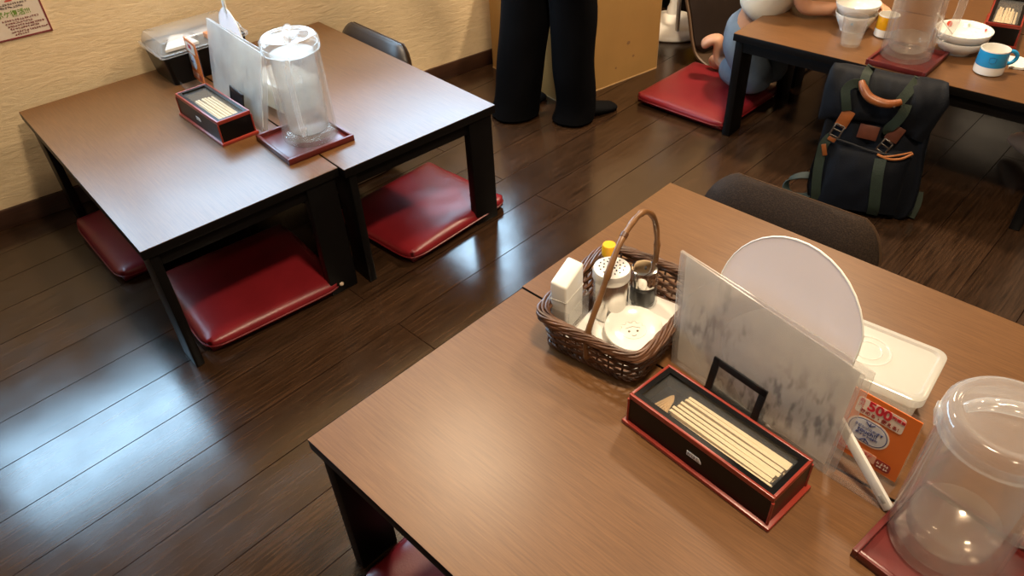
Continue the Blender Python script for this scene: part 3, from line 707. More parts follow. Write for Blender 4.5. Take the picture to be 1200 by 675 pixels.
# orange point card in an acrylic stand
def make_card(label, loc, rotz, s=1.0, full=True):
    """x along the card (reading direction), y away from the reader"""
    t = thing('card_stand', label, 'card stand', loc, rotz)
    w, h = .098, .135
    R = Rx(-.05)
    fr = lambda x, z, off=0: R @ Vector((x, off, z))
    mb = MB(); mb.box(fr(0, h / 2 + .002, .0), (w, .0016, h), rot=R); mb.box((0, -.024, .0012), (w, .050, .0016)); mb.box((0, -.048, .006), (w, .0016, .012))
    mb.build('acrylic_holder', ACRYL, t, False)
    mb = MB(); mb.box(fr(0, h / 2 + .004, -.0018), (w - .005, .0012, h - .014), rot=R); cd = mb.build('card', ORANGE, t, False)
    ex, ey = Vector((1, 0, 0)), R @ Vector((0, 0, 1))
    def plate(x, z, pw, ph, m, name, off, rr):
        poly = []
        for cx, cz, a0 in ((pw / 2 - rr, ph / 2 - rr, 0), (-pw / 2 + rr, ph / 2 - rr, 90), (-pw / 2 + rr, -ph / 2 + rr, 180), (pw / 2 - rr, -ph / 2 + rr, 270)):
            for k in range(7): a = math.radians(a0 + 15 * k); poly.append((cx + rr * math.cos(a), cz + rr * math.sin(a)))
        mb = MB(); mb.prism(poly, 0, .0003, lambda p: fr(x + p.x, z + p.y, off - p.z)); return mb.build(name, m, cd, False)
    CREAM = mat('card_cream', (.84, .74, .64), .5); CBLUE = mat('card_blue_ink', (.05, .08, .25), .5); CRED = mat('card_red_ink', (.6, .02, .04), .5); CPALE = mat('card_pale_blue', (.66, .68, .74), .5); CSALMON = mat('card_salmon', (.82, .45, .33), .5); CDK = mat('card_dark_red', (.33, .04, .03), .5)
    o0 = -.0026
    plate(-.004, .109, .066, .028, CREAM, 'price_panel', o0, .004)
    oy = o0 - .0006
    if full:
        text('500', .022, CRED, cd, fr(-.006, .114, oy), ex, ey, bold=.035); text('最', .0075, CRED, cd, fr(-.031, .1175, oy), ex, ey, bold=.02); text('大', .0075, CRED, cd, fr(-.031, .110, oy), ex, ey, bold=.02)
        text('円相当', .0062, CRED, cd, fr(.020, .116, oy), ex, ey, bold=.02); text('貯める・使える!', .0075, CDK, cd, fr(-.003, .1005, oy), ex, ey, bold=.012)
    else:
        text('500', .018, CRED, cd, fr(-.006, .112, oy), ex, ey, bold=.03)
    plate(-.010, .069, .060, .046, CREAM, 'round_badge', o0, .0225); plate(-.010, .069, .055, .041, CBLUE, 'badge_ring', o0 - .0002, .020); plate(-.010, .069, .052, .038, CPALE, 'badge_face', o0 - .0004, .0185)
    oz = o0 - .0010
    if full:
        text('コビンゾにかざす', .0052, CBLUE, cd, fr(-.010, .0755, oz), ex, ey); text('touch!!', .0098, CBLUE, cd, fr(-.010, .0688, oz), ex, ey, bold=.02); text('ポイントGET!', .0052, CBLUE, cd, fr(-.010, .0615, oz), ex, ey, bold=.02)
        for z, d in ((.0835, -1), (.0545, 1)):
            mb = MB()
            for s in (-1, 1): mb.box(fr(-.010 + s * .003, z - d * .0005, oz), (.0088, .0004, .0016), rot=R @ Ry(s * d * math.radians(42)))
            mb.box(fr(-.010, z - d * .001, oz), (.0014, .0004, .006), rot=R); mb.build('arrow', CBLUE, cd, False)
    else: text('touch', .010, CBLUE, cd, fr(-.010, .069, oz), ex, ey)
    plate(-.016, .028, .058, .016, CSALMON, 'lower_band', o0, .002); plate(.024, .026, .022, .017, CDK, 'dark_badge', o0 - .0002, .005)
    if full:
        mb = MB()
        for x0, z0, n in ((-.042, .031, 9), (-.042, .0245, 8)):
            for i in range(n):
                for k in range(4): mb.box(fr(x0 + i * .0056 + random.uniform(0, .0035), z0 + random.uniform(-.002, .002), oz + .0003), (.0032 if k % 2 else .0006, .0003, .0006 if k % 2 else .0036), rot=R)
        mb.build('small_print', CRED, cd, False)
        mb = MB()
        for z0 in (.029, .0235):
            for i in range(4):
                for k in range(3): mb.box(fr(.0165 + i * .0045 + random.uniform(0, .002), z0 + random.uniform(-.0015, .0015), oz), (.003 if k % 2 else .0007, .0003, .0007 if k % 2 else .003), rot=R)
        mb.build('small_print', CREAM, cd, False)
    return t
make_card('orange 500 yen points card in clear acrylic stand beside the large jug', (.806, .125, T), math.radians(-93))
make_card('small orange card in a clear stand on back table, before the black container', (.845, 2.16, T), math.radians(-97), full=False)

# clear plastic containers
def make_tub(label, loc, rotz, w=.120, d=.190, h=.10):
    t = thing('plastic_container', label, 'container', loc, rotz)
    def rr(hw, hd, r, z, n=6):
        pts = []
        for cx, cy, a0 in ((hw - r, hd - r, 0), (-hw + r, hd - r, 90), (-hw + r, -hd + r, 180), (hw - r, -hd + r, 270)):
            for k in range(n + 1): a = math.radians(a0 + 90 * k / n); pts.append(Vector((cx + r * math.cos(a), cy + r * math.sin(a), z)))
        return pts
    W2, D2 = w / 2, d / 2
    mb = MB(); mb.loft([rr(W2 * .82, D2 * .86, .014, .0008), rr(W2 * .93, D2 * .95, .016, h - .012), rr(W2 * .93 - .0015, D2 * .95 - .0015, .015, h - .012), rr(W2 * .82 - .0015, D2 * .86 - .0015, .013, .003)]); mb.build('tub', TUB, t, True, 40)
    mb = MB(); mb.loft([rr(W2, D2, .018, h - .016), rr(W2, D2, .018, h - .002), rr(W2 - .003, D2 - .003, .016, h), rr(W2 - .009, D2 - .009, .014, h), rr(W2 - .012, D2 - .012, .013, h - .003), rr(W2 - .05, D2 - .05, .003, h - .003)]); ld = mb.build('lid', TUB, t, True, 35)
    mb = MB(); mb.lathe([(.030, h - .0025), (.031, h - .001), (.033, h - .001), (.034, h - .0025)], n=36); mb.lathe([(.018, h - .0025), (.019, h - .0012), (.020, h - .0012), (.021, h - .0025)], n=36); mb.build('moulded_rings', TUB, ld)
    return t
make_tub('milky clear plastic container with lid behind near menu', (.932, .197, T), .08, .128, .196)
make_tub('small clear plastic container on back table behind the iced jug', (.945, 1.835, T), .02, .12, .18, .085)

# black container with a clear lid
t = thing('condiment_container', 'black container with clear lid full of condiments, against the wall', 'container', A(.515, .850, T), AA)
def rrect(hw, hd, r, z, n=5):
    pts = []
    for cx, cy, a0 in ((hw - r, hd - r, 0), (-hw + r, hd - r, 90), (-hw + r, -hd + r, 180), (hw - r, -hd + r, 270)):
        for k in range(n + 1): a = math.radians(a0 + 90 * k / n); pts.append(Vector((cx + r * math.cos(a), cy + r * math.sin(a), z)))
    return pts
mb = MB(); mb.loft([rrect(.118, .078, .012, .0008), rrect(.130, .090, .014, .094), rrect(.127, .087, .013, .094), rrect(.115, .075, .011, .004)]); mb.build('tub', mat('black_plastic', (.003, .003, .0033), .3, spec=.2), t, True, 40)
mb = MB(); mb.loft([rrect(.138, .098, .016, .090), rrect(.138, .098, .016, .098), rrect(.132, .092, .015, .100), rrect(.122, .082, .014, .126), rrect(.118, .078, .012, .129), rrect(.09, .05, .01, .129)]); mb.build('lid', LIDPL, t, True, 35)
mb = MB(); mb.prism([(-.11, -.06), (-.01, -.065), (-.02, .03), (-.05, .05)], .095, .103); mb.build('folded_napkin', PAPER, t, False)
mb = MB(); mb.box((.055, -.04, .100), (.06, .05, .018), bevel=.004); mb.build('orange_packet', mat('orange_packet', (.75, .25, .06), .5), t)
mb = MB(); mb.box((-.03, .03, .09), (.07, .05, .012), bevel=.004); mb.box((.06, .03, .09), (.09, .05, .012), bevel=.004); mb.build('wrapped_packets', mat('greyish_packets', (.5, .5, .52), .6), t)
mb = MB()
for x in (-.045, .02): mb.box((x, -.0845, .045), (.020, .002, .010), rot=Rx(-.13))
mb.build('label_tab', mat('cream_label', (.75, .68, .52), .6), t)

# ------------------------------------------------------------------ wicker basket and what stands in it
BC = Vector((.814, .568, T)); BA = .12
bk = thing('wicker_basket', 'brown wicker basket with arched cane handle on the near table', 'basket', BC, BA)
bx, by, bh = .120, .102, .066
def sq(hw, hd, a, e=7.0):
    x, y = math.cos(a), math.sin(a); q = (abs(x) ** e + abs(y) ** e) ** (1 / e); return x / q * hw, y / q * hd
mb = MB(); mb.prism([sq(bx * .90, by * .88, 2 * PI * k / 48) for k in range(48)], .002, .008); mb.build('base', WICKER, bk, False)
mb = MB(); NS = 30
def bpos(a, z, off):
    f = z / bh; hw = bx * (.90 + .09 * f) + off; hd = by * (.88 + .10 * f) + off; x, y = sq(hw, hd, a); return Vector((x, y, z))
for k in range(NS): 
    a = 2 * PI * k / NS; mb.tube([bpos(a, .003, 0), bpos(a, .03, 0), bpos(a, bh, 0)], .0019, n=6)
mb.build('stakes', WICKER, bk)
mb = MB()
for r in range(8):
    z = .007 + r * .0076
    n = NS * 4; pts = []
    for k in range(n):
        a = 2 * PI * k / n; ph = NS * a / 2 + (PI if r % 2 else 0); pts.append(bpos(a, z + .0007 * math.sin(3 * a + r), .0026 * math.cos(ph)))
    mb.tube(pts, [.0029 + .0006 * math.sin(k * .21 + r) for k in range(n)], n=6, closed=True)
for q in range(2):
    pts = []
    for k in range(160): a = 2 * PI * k / 160; v = bpos(a, .005, .003); v.z += .003 * math.cos(a * 26 + q * PI); pts.append(v + Vector((0, 0, .001)) + v.normalized() * .002 * math.sin(a * 26 + q * PI))
    mb.tube(pts, .0024, n=6, closed=True)
mb.build('weave', WICKER, bk)
mb = MB()
for q in range(9):
    pts = []
    for k in range(220):
        a = 2 * PI * k / 220; ph = a * 4 + q * 2 * PI / 9; rr_ = .0060 + .0014 * math.sin(a * 11 + q * 2.3); v = bpos(a, bh, .002 + 1.25 * rr_ * math.cos(ph)); v.z = bh + .005 + .75 * rr_ * math.sin(ph) ; pts.append(v)
    mb.tube(pts, .0027, n=6, closed=True)
mb.build('braided_rim', WICKER, bk)
hp = []
for px in ((-.113, 0, .02), (-.114, 0, .068), (-.075, -.002, .137), (-.03, 0, .192), (.015, .002, .214), (.06, .003, .213), (.098, .002, .178), (.116, .001, .12), (.115, 0, .068), (.112, 0, .02)): hp.append(px)
mb = MB(); hpts, hr = smooth([Vector(q) for q in hp], .0052, 8)
hr = [.0052 + (.0012 if i % 19 == 0 else 0) + .0004 * math.sin(i) for i in range(len(hpts))]
mb.tube(hpts, hr, n=10)
hd = mb.build('handle', CANE, bk)
mb = MB()
for i in (30, 31):
    pass
for (q, z) in (((-.114, 0), .068), ((.115, 0), .068)):
    for k in range(4): mb.lathe([(.0058, -.0016), (.0082, 0), (.0058, .0016)], (q[0], q[1], z - .006 + k * .004), n=14)
c = hpts[28]; tg = (hpts[29] - hpts[27]).normalized(); mb.tube([c - tg * .004, c + tg * .004], .0064, n=12)
mb.build('binding', WICKER, hd)
FZ = T + .0085
# napkins lining the basket
nap = thing('napkin_stack', 'white paper napkins lying in the basket under the plate', 'napkins', (.822, .556, FZ), BA)
for k in range(2):
    mb = MB(); mb.box((0, 0, .0012 + k * .0022), (.185, .150, .0018), rot=rz(.03 * (k - .5)), bevel=.0005); mb.build('napkin', PAPER, nap)
FZ2 = FZ + .0048; FZ = FZ2
# acrylic holder with white wipes packet
h_ = thing('packet_holder', 'clear acrylic holder in basket corner with white packet in it', 'holder', (.756, .640, FZ), .20)
mb = MB(); w_, d_, z_ = .072, .040, .052
for c, d in (((0, -d_ / 2, z_ / 2), (w_, .0016, z_)), ((0, d_ / 2, z_ / 2 + .01), (w_, .0016, z_ + .02)), ((-w_ / 2, 0, z_ / 2), (.0016, d_, z_)), ((w_ / 2, 0, z_ / 2), (.0016, d_, z_)), ((0, 0, .0008), (w_, d_, .0016))): mb.box(c, d)
mb.build('holder_walls', ACRYL, h_, False)
pk = thing('white_packet', 'tall white packet standing in the acrylic holder at basket corner', 'packet', (.752, .641, FZ + .0018), .20)
mb = MB(); mb.loft([[Vector((x, y, z)) for x, y in ((-w2, -.0155), (w2, -.0155), (w2, .0155), (-w2, .0155))] for w2, z in ((.031, 0), (.031, .106))]); 
mb.bm.verts.ensure_lookup_table()
for v in mb.bm.verts:
    if v.co.z > .05: v.co.z += (.010 if v.co.x > 0 else -.004) + (.004 if v.co.y > 0 else 0)
bmesh.ops.bevel(mb.bm, geom=mb.bm.edges[:], offset=.004, segments=3, affect='EDGES', profile=.5)
mb.build('packet_body', WHITEPL, pk, True, 30)
mb = MB(); mb.box((0, -.0157, .070), (.060, .0008, .0012)); mb.box((.0312, 0, .070), (.0008, .030, .0012)); mb.box((-.0312, 0, .070), (.0008, .030, .0012)); mb.build('fold_line', mat('fold_grey', (.6, .57, .5), .5), pk, False)
# steel shaker
sh = thing('shaker', 'brushed steel shaker with perforated white top, in the basket', 'shaker', (.822, .600, FZ), 0); sh.scale = (1.2, 1.2, 1.06)
mb = MB(); mb.lathe([(0, 0), (.025, 0), (.0262, .003), (.0262, .076), (.0250, .079), (.0250, .083)], n=40); mb.build('body', STEEL, sh, True, 40)
mb = MB(); mb.lathe([(.0264, .078), (.0274, .080), (.0274, .092), (.026, .0965), (.018, .099), (0, .1)], n=40); tp = mb.build('perforated_cap', mat('pearly_cap', (.74, .71, .66), .3, metal=.35), sh, True, 40)
mb = MB()
for r, n in ((.006, 6), (.012, 10), (.018, 14)):
    for k in range(n): a = 2 * PI * k / n + r * 50; mb.lathe([(0, .0012), (.0012, .0012), (.0012, -.0006), (0, -.0006)], (r * math.cos(a), r * math.sin(a), .0996 - r * r * 3.2), n=8)
mb.build('holes', mat('dark_hole', (.02, .015, .012), .8), tp)
# glass pepper mill
gl = thing('pepper_shaker', 'glass pepper shaker with chrome top, in the basket', 'shaker', (.884, .574, FZ2), 0); gl.scale = (1.22, 1.22, 1.18)
mb = MB(); mb.lathe([(0, .0005), (.020, .0005), (.0222, .004), (.0215, .014), (.0205, .034), (.0195, .040), (.0180, .040), (.019, .034), (.0195, .014), (.0195, .008), (0, .007)], n=36); mb.build('jar', GLASS, gl, True, 50)
mb = MB(); mb.lathe([(0, .0078), (.0190, .0082), (.0188, .033), (0, .034)], n=32); mb.build('ground_pepper', mat('black_pepper', (.022, .016, .011), .85, noise_amt=.7, noise_scale=400), gl)
mb = MB(); mb.lathe([(.0178, .0385), (.0200, .0395), (.0202, .061), (.019, .066), (.014, .0675), (0, .064)], n=36); cp = mb.build('chrome_top', CHROME, gl, True, 40)
mb = MB(); mb.lathe([(0, .0667), (.0018, .0667), (.0018, .064), (0, .064)], (.002, 0, 0), n=10); mb.build('hole', mat('dark_hole', (.02, .015, .012), .8), cp)
# bottle with yellow cap
bo = thing('seasoning_bottle', 'small bottle with yellow cap behind the steel shaker in basket', 'bottle', (.872, .645, FZ), 0); bo.scale = (1, 1, 1.16)
mb = MB(); mb.lathe([(0, 0), (.0165, 0), (.0175, .003), (.0175, .056), (.012, .066), (.010, .070), (0, .070)], n=28); mb.build('bottle_body', mat('amber_seasoning', (.18, .07, .02), .25), bo, True, 40)
mb = MB(); mb.lathe([(0, .069), (.0125, .069), (.0130, .072), (.0130, .084), (.0115, .088), (0, .089)], n=28); mb.build('cap', mat('yellow_cap', (.88, .42, .01), .35), bo, True, 40)
# small plate with a drawn crest
pl = thing('small_plate', 'small white dish with line-drawn crest, leaning in the basket', 'plate', (.800, .532, FZ2), -.75); pl.scale = (1.32, 1.32, 1.2)
PR = Rx(.16)
mb = MB(); mb.lathe([(0, .004), (.020, .004), (.022, .0025), (.024, .005), (.034, .009), (.0385, .013), (.0375, .0145), (.033, .0115), (.022, .0075), (0, .0065)], (0, 0, .004), n=48, R=PR); mb.build('dish', PORC, pl, True, 50)
INK = mat('crest_ink', (.13, .10, .05), .5)
mb = MB()
def pp(x, y): return PR @ Vector((x, y, .0069 + 1.2 * max(0, x * x + y * y - .0004))) + Vector((0, 0, .004))
ring = []
for k in range(48):
    a = 2 * PI * k / 48; r = .0155 if not (PI * .12 < a < PI * .88) else .0155 + .0022 * (1 if (k // 2) % 2 else -.4); ring.append(pp(r * math.cos(a) * 1.1, r * math.sin(a) * .9))
mb.tube(ring, .00045, n=4, closed=True)
for x in (-.0055, .0055): mb.lathe([(0, .0006), (.0016, .0006), (.0016, 0), (0, 0)], pp(x, -.001), n=10)
mb.tube([pp(-.003, -.0075), pp(0, -.0088), pp(.003, -.0075)], .0005, n=4); mb.tube([pp(-.010, .004), pp(0, .007), pp(.010, .004)], .0004, n=4)
mb.build('crest', INK, pl)

# ------------------------------------------------------------------ far table crockery
def dot_ring(parent, cols, r, z, tilt, name='printed_dots', size=.007, n0=0, span=2 * PI, inner=True):
    for i, (m, s) in enumerate(cols):
        a = n0 + span * i / len(cols)
        nrm = Vector((-math.cos(a) if inner else math.cos(a), -math.sin(a) if inner else math.sin(a), tilt)).normalized(); tg = Vector((-math.sin(a), math.cos(a), 0)); up = nrm.cross(tg)
        c = Vector((r * math.cos(a), r * math.sin(a), z)); K = 12
        mb = MB(); mb.prism([(s * size * math.cos(2 * PI * k / K), s * size * math.sin(2 * PI * k / K)) for k in range(K)], 0, .0004, lambda p: c + tg * p.x + up * p.y + nrm * (p.z + .0003)); mb.build(name, m, parent, False)
DRED, DBROWN, DBLUE, DGREEN = mat('dish_red', (.62, .09, .05), .3), mat('dish_brown', (.30, .14, .08), .3), mat('dish_blue', (.35, .55, .7), .3), mat('dish_green', (.40, .50, .38), .3)
def bowl(name, label, loc, R, h, dots=None, r0=None):
    t = thing(name, label, 'bowl', loc); r0 = r0 or R * .5
    mb = MB(); mb.lathe([(0, .004), (r0 * .9, .004), (r0 * .95, 0), (r0, 0), (r0 * 1.02, .006), (R * .80, h * .38), (R * .94, h * .70), (R, h * .98), (R * .995, h), (R * .965, h * .985), (R * .91, h * .70), (R * .76, h * .40), (r0 * .9, .010), (0, .009)], n=56); b = mb.build('bowl_body', PORC, t, True, 60)
    return t, b
b1, _ = bowl('bowl', 'lower white bowl of the two stacked on the far table', (2.402, .560, T), .070, .044)
b2, bb = bowl('bowl', 'upper white bowl with coloured dots, stacked beside the blue cup', (2.402, .560, T + .022), .076, .046)
dot_ring(bb, [(DRED, 1.25), (DBROWN, .6), (DBLUE, .6), (DGREEN, .6), (DBROWN, .5), (DBLUE, .6), (DRED, .6), (DGREEN, .6)], .0685, .036, .5, n0=.9)
# white lidded-looking bowl pair beside the tumbler
b3, c3 = bowl('bowl', 'white rounded bowl with blue print under another bowl by the tumbler', (2.392, .868, T), .062, .055, r0=.040)
dot_ring(c3, [(DBLUE, .6), (DGREEN, .4), (DBLUE, .5), (DBLUE, .6), (DBROWN, .4), (DBLUE, .5), (DGREEN, .5), (DBLUE, .5)], .0615, .036, -.1, n0=3.4, inner=False)
b4, _ = bowl('bowl', 'empty cream white bowl nested on top by the clear tumbler', (2.388, .868, T + .036), .066, .050)
# clear tumbler
t = thing('tumbler', 'clear plastic tumbler with a little water, before the nested bowls', 'tumbler', (2.268, .820, T))
mb = MB(); mb.lathe([(0, .001), (.027, .001), (.0285, .004), (.036, .084), (.0345, .084), (.0265, .009), (0, .008)], n=36); mb.build('cup_wall', JUGLINER, t, True, 50)
mb = MB(); mb.lathe([(0, .0085), (.0262, .0092), (.0285, .028), (0, .028)], n=32); mb.build('water', WATER, t)
t = thing('tumbler', 'clear tumbler at the right picture edge on the farthest table', 'tumbler', (2.565, .395, T))
mb = MB(); mb.lathe([(0, .001), (.027, .001), (.0285, .004), (.036, .070), (.0345, .070), (.0265, .009), (0, .008)], n=36); mb.build('cup_wall', JUGLINER, t, True, 50)
mb = MB(); mb.lathe([(0, .0085), (.0262, .0092), (.0285, .024), (0, .024)], n=32); mb.build('water', WATER, t)
def cup(label, loc, rotz, m, R=.037, h=.068, handle=True, lo=.36):
    t = thing('cup', label, 'cup', loc, rotz)
    mb = MB(); mb.use(PORC); mb.lathe([(0, .004), (R * .8, .004), (R * .86, 0), (R * 1.02, .003), (R * 1.04, .012), (R * 1.02, h * lo)], n=40)
    mb.use(m); mb.lathe([(R * 1.02, h * lo), (R * 1.02 + .0006, h * lo + .001), (R, h - .003)], n=40)
    mb.use(PORC); mb.lathe([(R, h - .003), (R * .99, h), (R * .94, h), (R * .92, h - .006), (R * .92, .010), (0, .008)], n=40)
    mb.build('cup_body', None, t, True, 40)
    if handle:
        mb = MB(); mb.tube([(R * .98, 0, h * .86), (R + .014, 0, h * .84), (R + .025, 0, h * .66), (R + .021, 0, h * .46), (R + .008, 0, h * .36), (R * .99, 0, h * .38)], .0052, n=10, sub=4); mb.build('handle', m, t)
    return t
BLUEG = mat('blue_glaze', (.02, .33, .70), .25); YELG = mat('yellow_glaze', (.85, .42, .01), .25)
cu = cup('blue and white cup with handle at the table edge, far table', (2.312, .447, T), math.radians(-52), BLUEG)
mb = MB()   # small line print on the cup's front
def cp_(a, z, R=.0382): return Vector((R * math.cos(a), R * math.sin(a), z))
a0 = math.radians(-195 + 52 + 30)
mb.tube([cp_(a0 + .20, .040), cp_(a0 + .22, .052), cp_(a0, .054), cp_(a0 - .22, .052), cp_(a0 - .20, .040), cp_(a0, .037)], .0005, n=4, closed=True); mb.build('line_print', mat('navy_ink', (.01, .05, .2), .4), cu)
cup('yellow and white cup half hidden behind the far jug', (2.398, .772, T), math.radians(60), YELG, .030, .066, False, .38)
# folded paper by the blue cup
t = thing('paper_napkin', 'crumpled white paper napkin right of the blue cup', 'napkin', (2.415, .395, T), .3)
mb = MB(); n = 8
g = [[mb.bm.verts.new((-.04 + .08 * i / n, -.03 + .06 * j / n, .004 + .004 * noise.noise((i * .9, j * .9, 1)) + .003)) for j in range(n + 1)] for i in range(n + 1)]
for i in range(n):
    for j in range(n): mb.bm.faces.new([g[i][j], g[i + 1][j], g[i + 1][j + 1], g[i][j + 1]])
ret = bmesh.ops.extrude_face_region(mb.bm, geom=mb.bm.faces[:])
for v in [e for e in ret['geom'] if isinstance(e, bmesh.types.BMVert)]: v.co.z -= .006
mb.build('napkin_sheet', PAPER, t)
# spoon resting in the stacked bowl
t = thing('spoon', 'white spoon resting in the dotted bowl behind the jug handle', 'spoon', (2.402, .560, T + .022))
mb = MB(); mb.tube([(-.028, .020, .0345), (-.036, .032, .050), (-.049, .055, .077), (-.056, .068, .092)], [.0045, .0032, .0030, .0038], n=8, flat=.6, sub=3); mb.build('spoon_handle', WHITEPL, t)
mb = MB(); mb.lathe([(0, -.004), (.010, -.002), (.0145, .004), (.0135, .0045), (.009, .0005), (0, -.0015)], (-.017, .006, .0235), n=24, R=Ry(.2), sx=1.0, sy=1.4); mb.build('spoon_bowl', WHITEPL, t)

# ------------------------------------------------------------------ backpack
O_ = Vector((1.99, .59, 0)); ang = math.atan2(-.963, .268)
bp_ = thing('backpack', 'navy blue roll-top backpack with green straps leaning against the far table', 'backpack', O_, ang)
TL = math.radians(12)
EH = Vector((0, math.sin(TL), math.cos(TL))); EN = Vector((0, -math.cos(TL), math.sin(TL)))      # up the pack, out of its front
def bpk(x, h, d=0): return Vector((x, 0, 0)) + EH * h + EN * d
def ring(cx, hw, h, df, db, e=3.2, n=40, wob=0.0):
    """cross-section: half width hw, bulge df in front of the plane and db behind"""
    out = []
    for k in range(n):
        a = 2 * PI * k / n; x, y = math.cos(a), math.sin(a); q = (abs(x) ** e + abs(y) ** e) ** (1 / e); x, y = x / q, y / q
        d = df * y if y > 0 else db * y
        p = bpk(cx + x * hw, h, d + (wob * noise.noise((x * 4 + h * 30, y * 4, h * 22)) if wob else 0)); p.z = max(p.z, .002); out.append(p)
    return out
mb = MB()
secs = [(.006, .12, .004, -.01, .10), (.004, .138, .02, .004, .125), (.004, .147, .05, .012, .14), (.002, .148, .10, .016, .14), (0, .142, .16, .014, .13), (-.004, .138, .21, .010, .12), (-.006, .136, .27, .004, .105), (-.008, .132, .33, -.004, .085), (-.012, .125, .37, -.012, .07)]
mb.loft([ring(c, w, h, f, b, 3.0, 60, .016) for c, w, h, f, b in secs]); mb.build('pack_body', NAVY, bp_, True, 60)
# rolled top, wider than the body and hanging over it
mb = MB(); n = 44; rows = []
prof = [(.245, .012, .0), (.262, .024, .01), (.30, .030, .02), (.345, .028, .03), (.385, .014, .045), (.402, -.016, .06), (.40, -.05, .07), (.36, -.068, .075), (.30, -.075, .07)]
def edge(s, h):   # left / right borders of the flap as a function of the height
    f = (h - .245) / .157
    return (-.160 - .008 * f + .012 * (f > .8) * (f - .8) * 5) if s < 0 else (.122 + .030 * max(0, 1 - abs(f - .62) / .62))
for h, d, _k in prof:
    row = []
    for k in range(n + 1):
        q = k / n; x = edge(-1, h) * (1 - q) + edge(1, h) * q
        sagp = (-.030 * math.sin(PI * q) * max(0, (.30 - h) / .055) + .012 * q * max(0, (.30 - h) / .055)) if h < .30 else 0
        wob = .015 * noise.noise((q * 6, h * 16, 3)) + .008 * noise.noise((q * 13 + h * 20, h * 10, 5)) + .006 * math.sin(q * 9 + h * 20) * (1 - abs(2 * q - 1))
        row.append(bpk(x, h + sagp * -1 - .004 * math.sin(PI * q) + (0.010 * (.5 - q) if h > .36 else 0), d * (1 - .75 * abs(2 * q - 1) ** 5) + wob))
    rows.append(row)
inner = [[p - EN * .006 - EH * 0.0 for p in r] for r in rows]
V1 = [[mb.bm.verts.new(p) for p in r] for r in rows]; V2 = [[mb.bm.verts.new(p) for p in r] for r in inner]
m_ = len(rows)
for i in range(m_ - 1):
    for k in range(n):
        mb.bm.faces.new([V1[i][k], V1[i][k + 1], V1[i + 1][k + 1], V1[i + 1][k]]); mb.bm.faces.new([V2[i][k], V2[i + 1][k], V2[i + 1][k + 1], V2[i][k + 1]])
for k in range(n):
    for i in (0, m_ - 1): mb.bm.faces.new([V1[i][k], V2[i][k], V2[i][k + 1], V1[i][k + 1]])
for i in range(m_ - 1):
    for k in (0, n): mb.bm.faces.new([V1[i][k], V1[i + 1][k], V2[i + 1][k], V2[i][k]])
mb.build('top_flap', NAVY2, bp_, True, 70)
def strap(mb, pts, w=.011, th=.0016):
    """flat webbing along pack-plane points (x,h,d)"""
    P, _ = smooth([bpk(*p) for p in pts], 1, 5); m = len(P); rings = []
    for i, p in enumerate(P):
        tg = (P[min(i + 1, m - 1)] - P[max(i - 1, 0)]).normalized(); sd = tg.cross(EN)
        if sd.length < .2: sd = Vector((1, 0, 0))
        sd.normalize(); nn = sd.cross(tg)
        rings.append([p + sd * w + nn * th, p - sd * w + nn * th, p - sd * w - nn * th, p + sd * w - nn * th])
    mb.loft(rings); return mb
mb = MB(); strap(mb, [(-.062, .405, -.02), (-.066, .398, .012), (-.067, .380, .027), (-.064, .352, .036)], .012); mb.build('strap', GREENWEB, bp_)
mb = MB(); strap(mb, [(.060, .392, -.02), (.055, .385, .010), (.044, .362, .030), (.030, .332, .040)], .013); mb.build('strap', GREENWEB, bp_)
mb = MB(); strap(mb, [(-.070, .368, .030), (-.092, .366, .034), (-.106, .348, .036), (-.098, .318, .038), (-.090, .292, .034)], .012); mb.build('strap', GREENWEB, bp_)
mb = MB(); strap(mb, [(.052, .335, .036), (.050, .312, .040), (.040, .285, .038), (.026, .262, .032), (.030, .25, .026)], .013); mb.build('strap', GREENWEB, bp_)
mb = MB(); strap(mb, [(-.108, .215, .022), (-.124, .19, .026), (-.126, .15, .026), (-.122, .10, .028), (-.114, .05, .026), (-.108, .018, .020)], .013); s_ = mb.build('strap', GREENWEB, bp_)
mb = MB(); strap(mb, [(.030, .178, .036), (.034, .14, .049), (.042, .09, .050), (.050, .04, .044), (.051, .012, .026)], .015); mb.build('strap', GREENWEB, bp_)
mb = MB(); strap(mb, [(.152, .085, -.04), (.156, .05, -.03), (.150, .012, -.02)], .012); mb.build('strap', GREENWEB, bp_)
# loop of a shoulder strap on the floor at the left
mb = MB(); P = [Vector(p) for p in ((-.13, .05, .06), (-.165, .035, .062), (-.195, .02, .050), (-.200, .0, .030), (-.180, -.008, .014), (-.150, .0, .012), (-.125, .01, .02))]
P, _ = smooth(P, 1, 5); rings = []
for i, p in enumerate(P):
    tg = (P[min(i + 1, len(P) - 1)] - P[max(i - 1, 0)]).normalized(); sd = Vector((.3, .8, .25)); sd = (sd - tg * sd.dot(tg)).normalized(); nn = sd.cross(tg)
    rings.append([p + sd * .012 + nn * .0016, p - sd * .012 + nn * .0016, p - sd * .012 - nn * .0016, p + sd * .012 - nn * .0016])
mb.loft(rings); mb.build('strap_loop', mat('blue_green_webbing', (.006, .016, .016), .7), bp_)
mb = MB(); mb.tube([bpk(*p) for p in ((-.073, .376, .036), (-.064, .362, .046), (-.044, .343, .056), (-.015, .334, .060), (.012, .333, .056), (.036, .340, .044))], [.008, .0115, .0125, .0125, .0115, .009], n=12, flat=.9, sub=4); hnd = mb.build('carry_handle', TANLEATHER, bp_)
mb = MB()
for p in ((-.060, .352, .0575), (.024, .328, .0615)): mb.lathe([(0, .003), (.003, .002), (.0035, 0)], bpk(*p), n=10, R=Matrix((Vector((1, 0, 0)), EH, EN)).transposed())
mb.build('rivets', CHROME, hnd)
FB = Matrix((Vector((1, 0, 0)), EH, EN)).transposed()
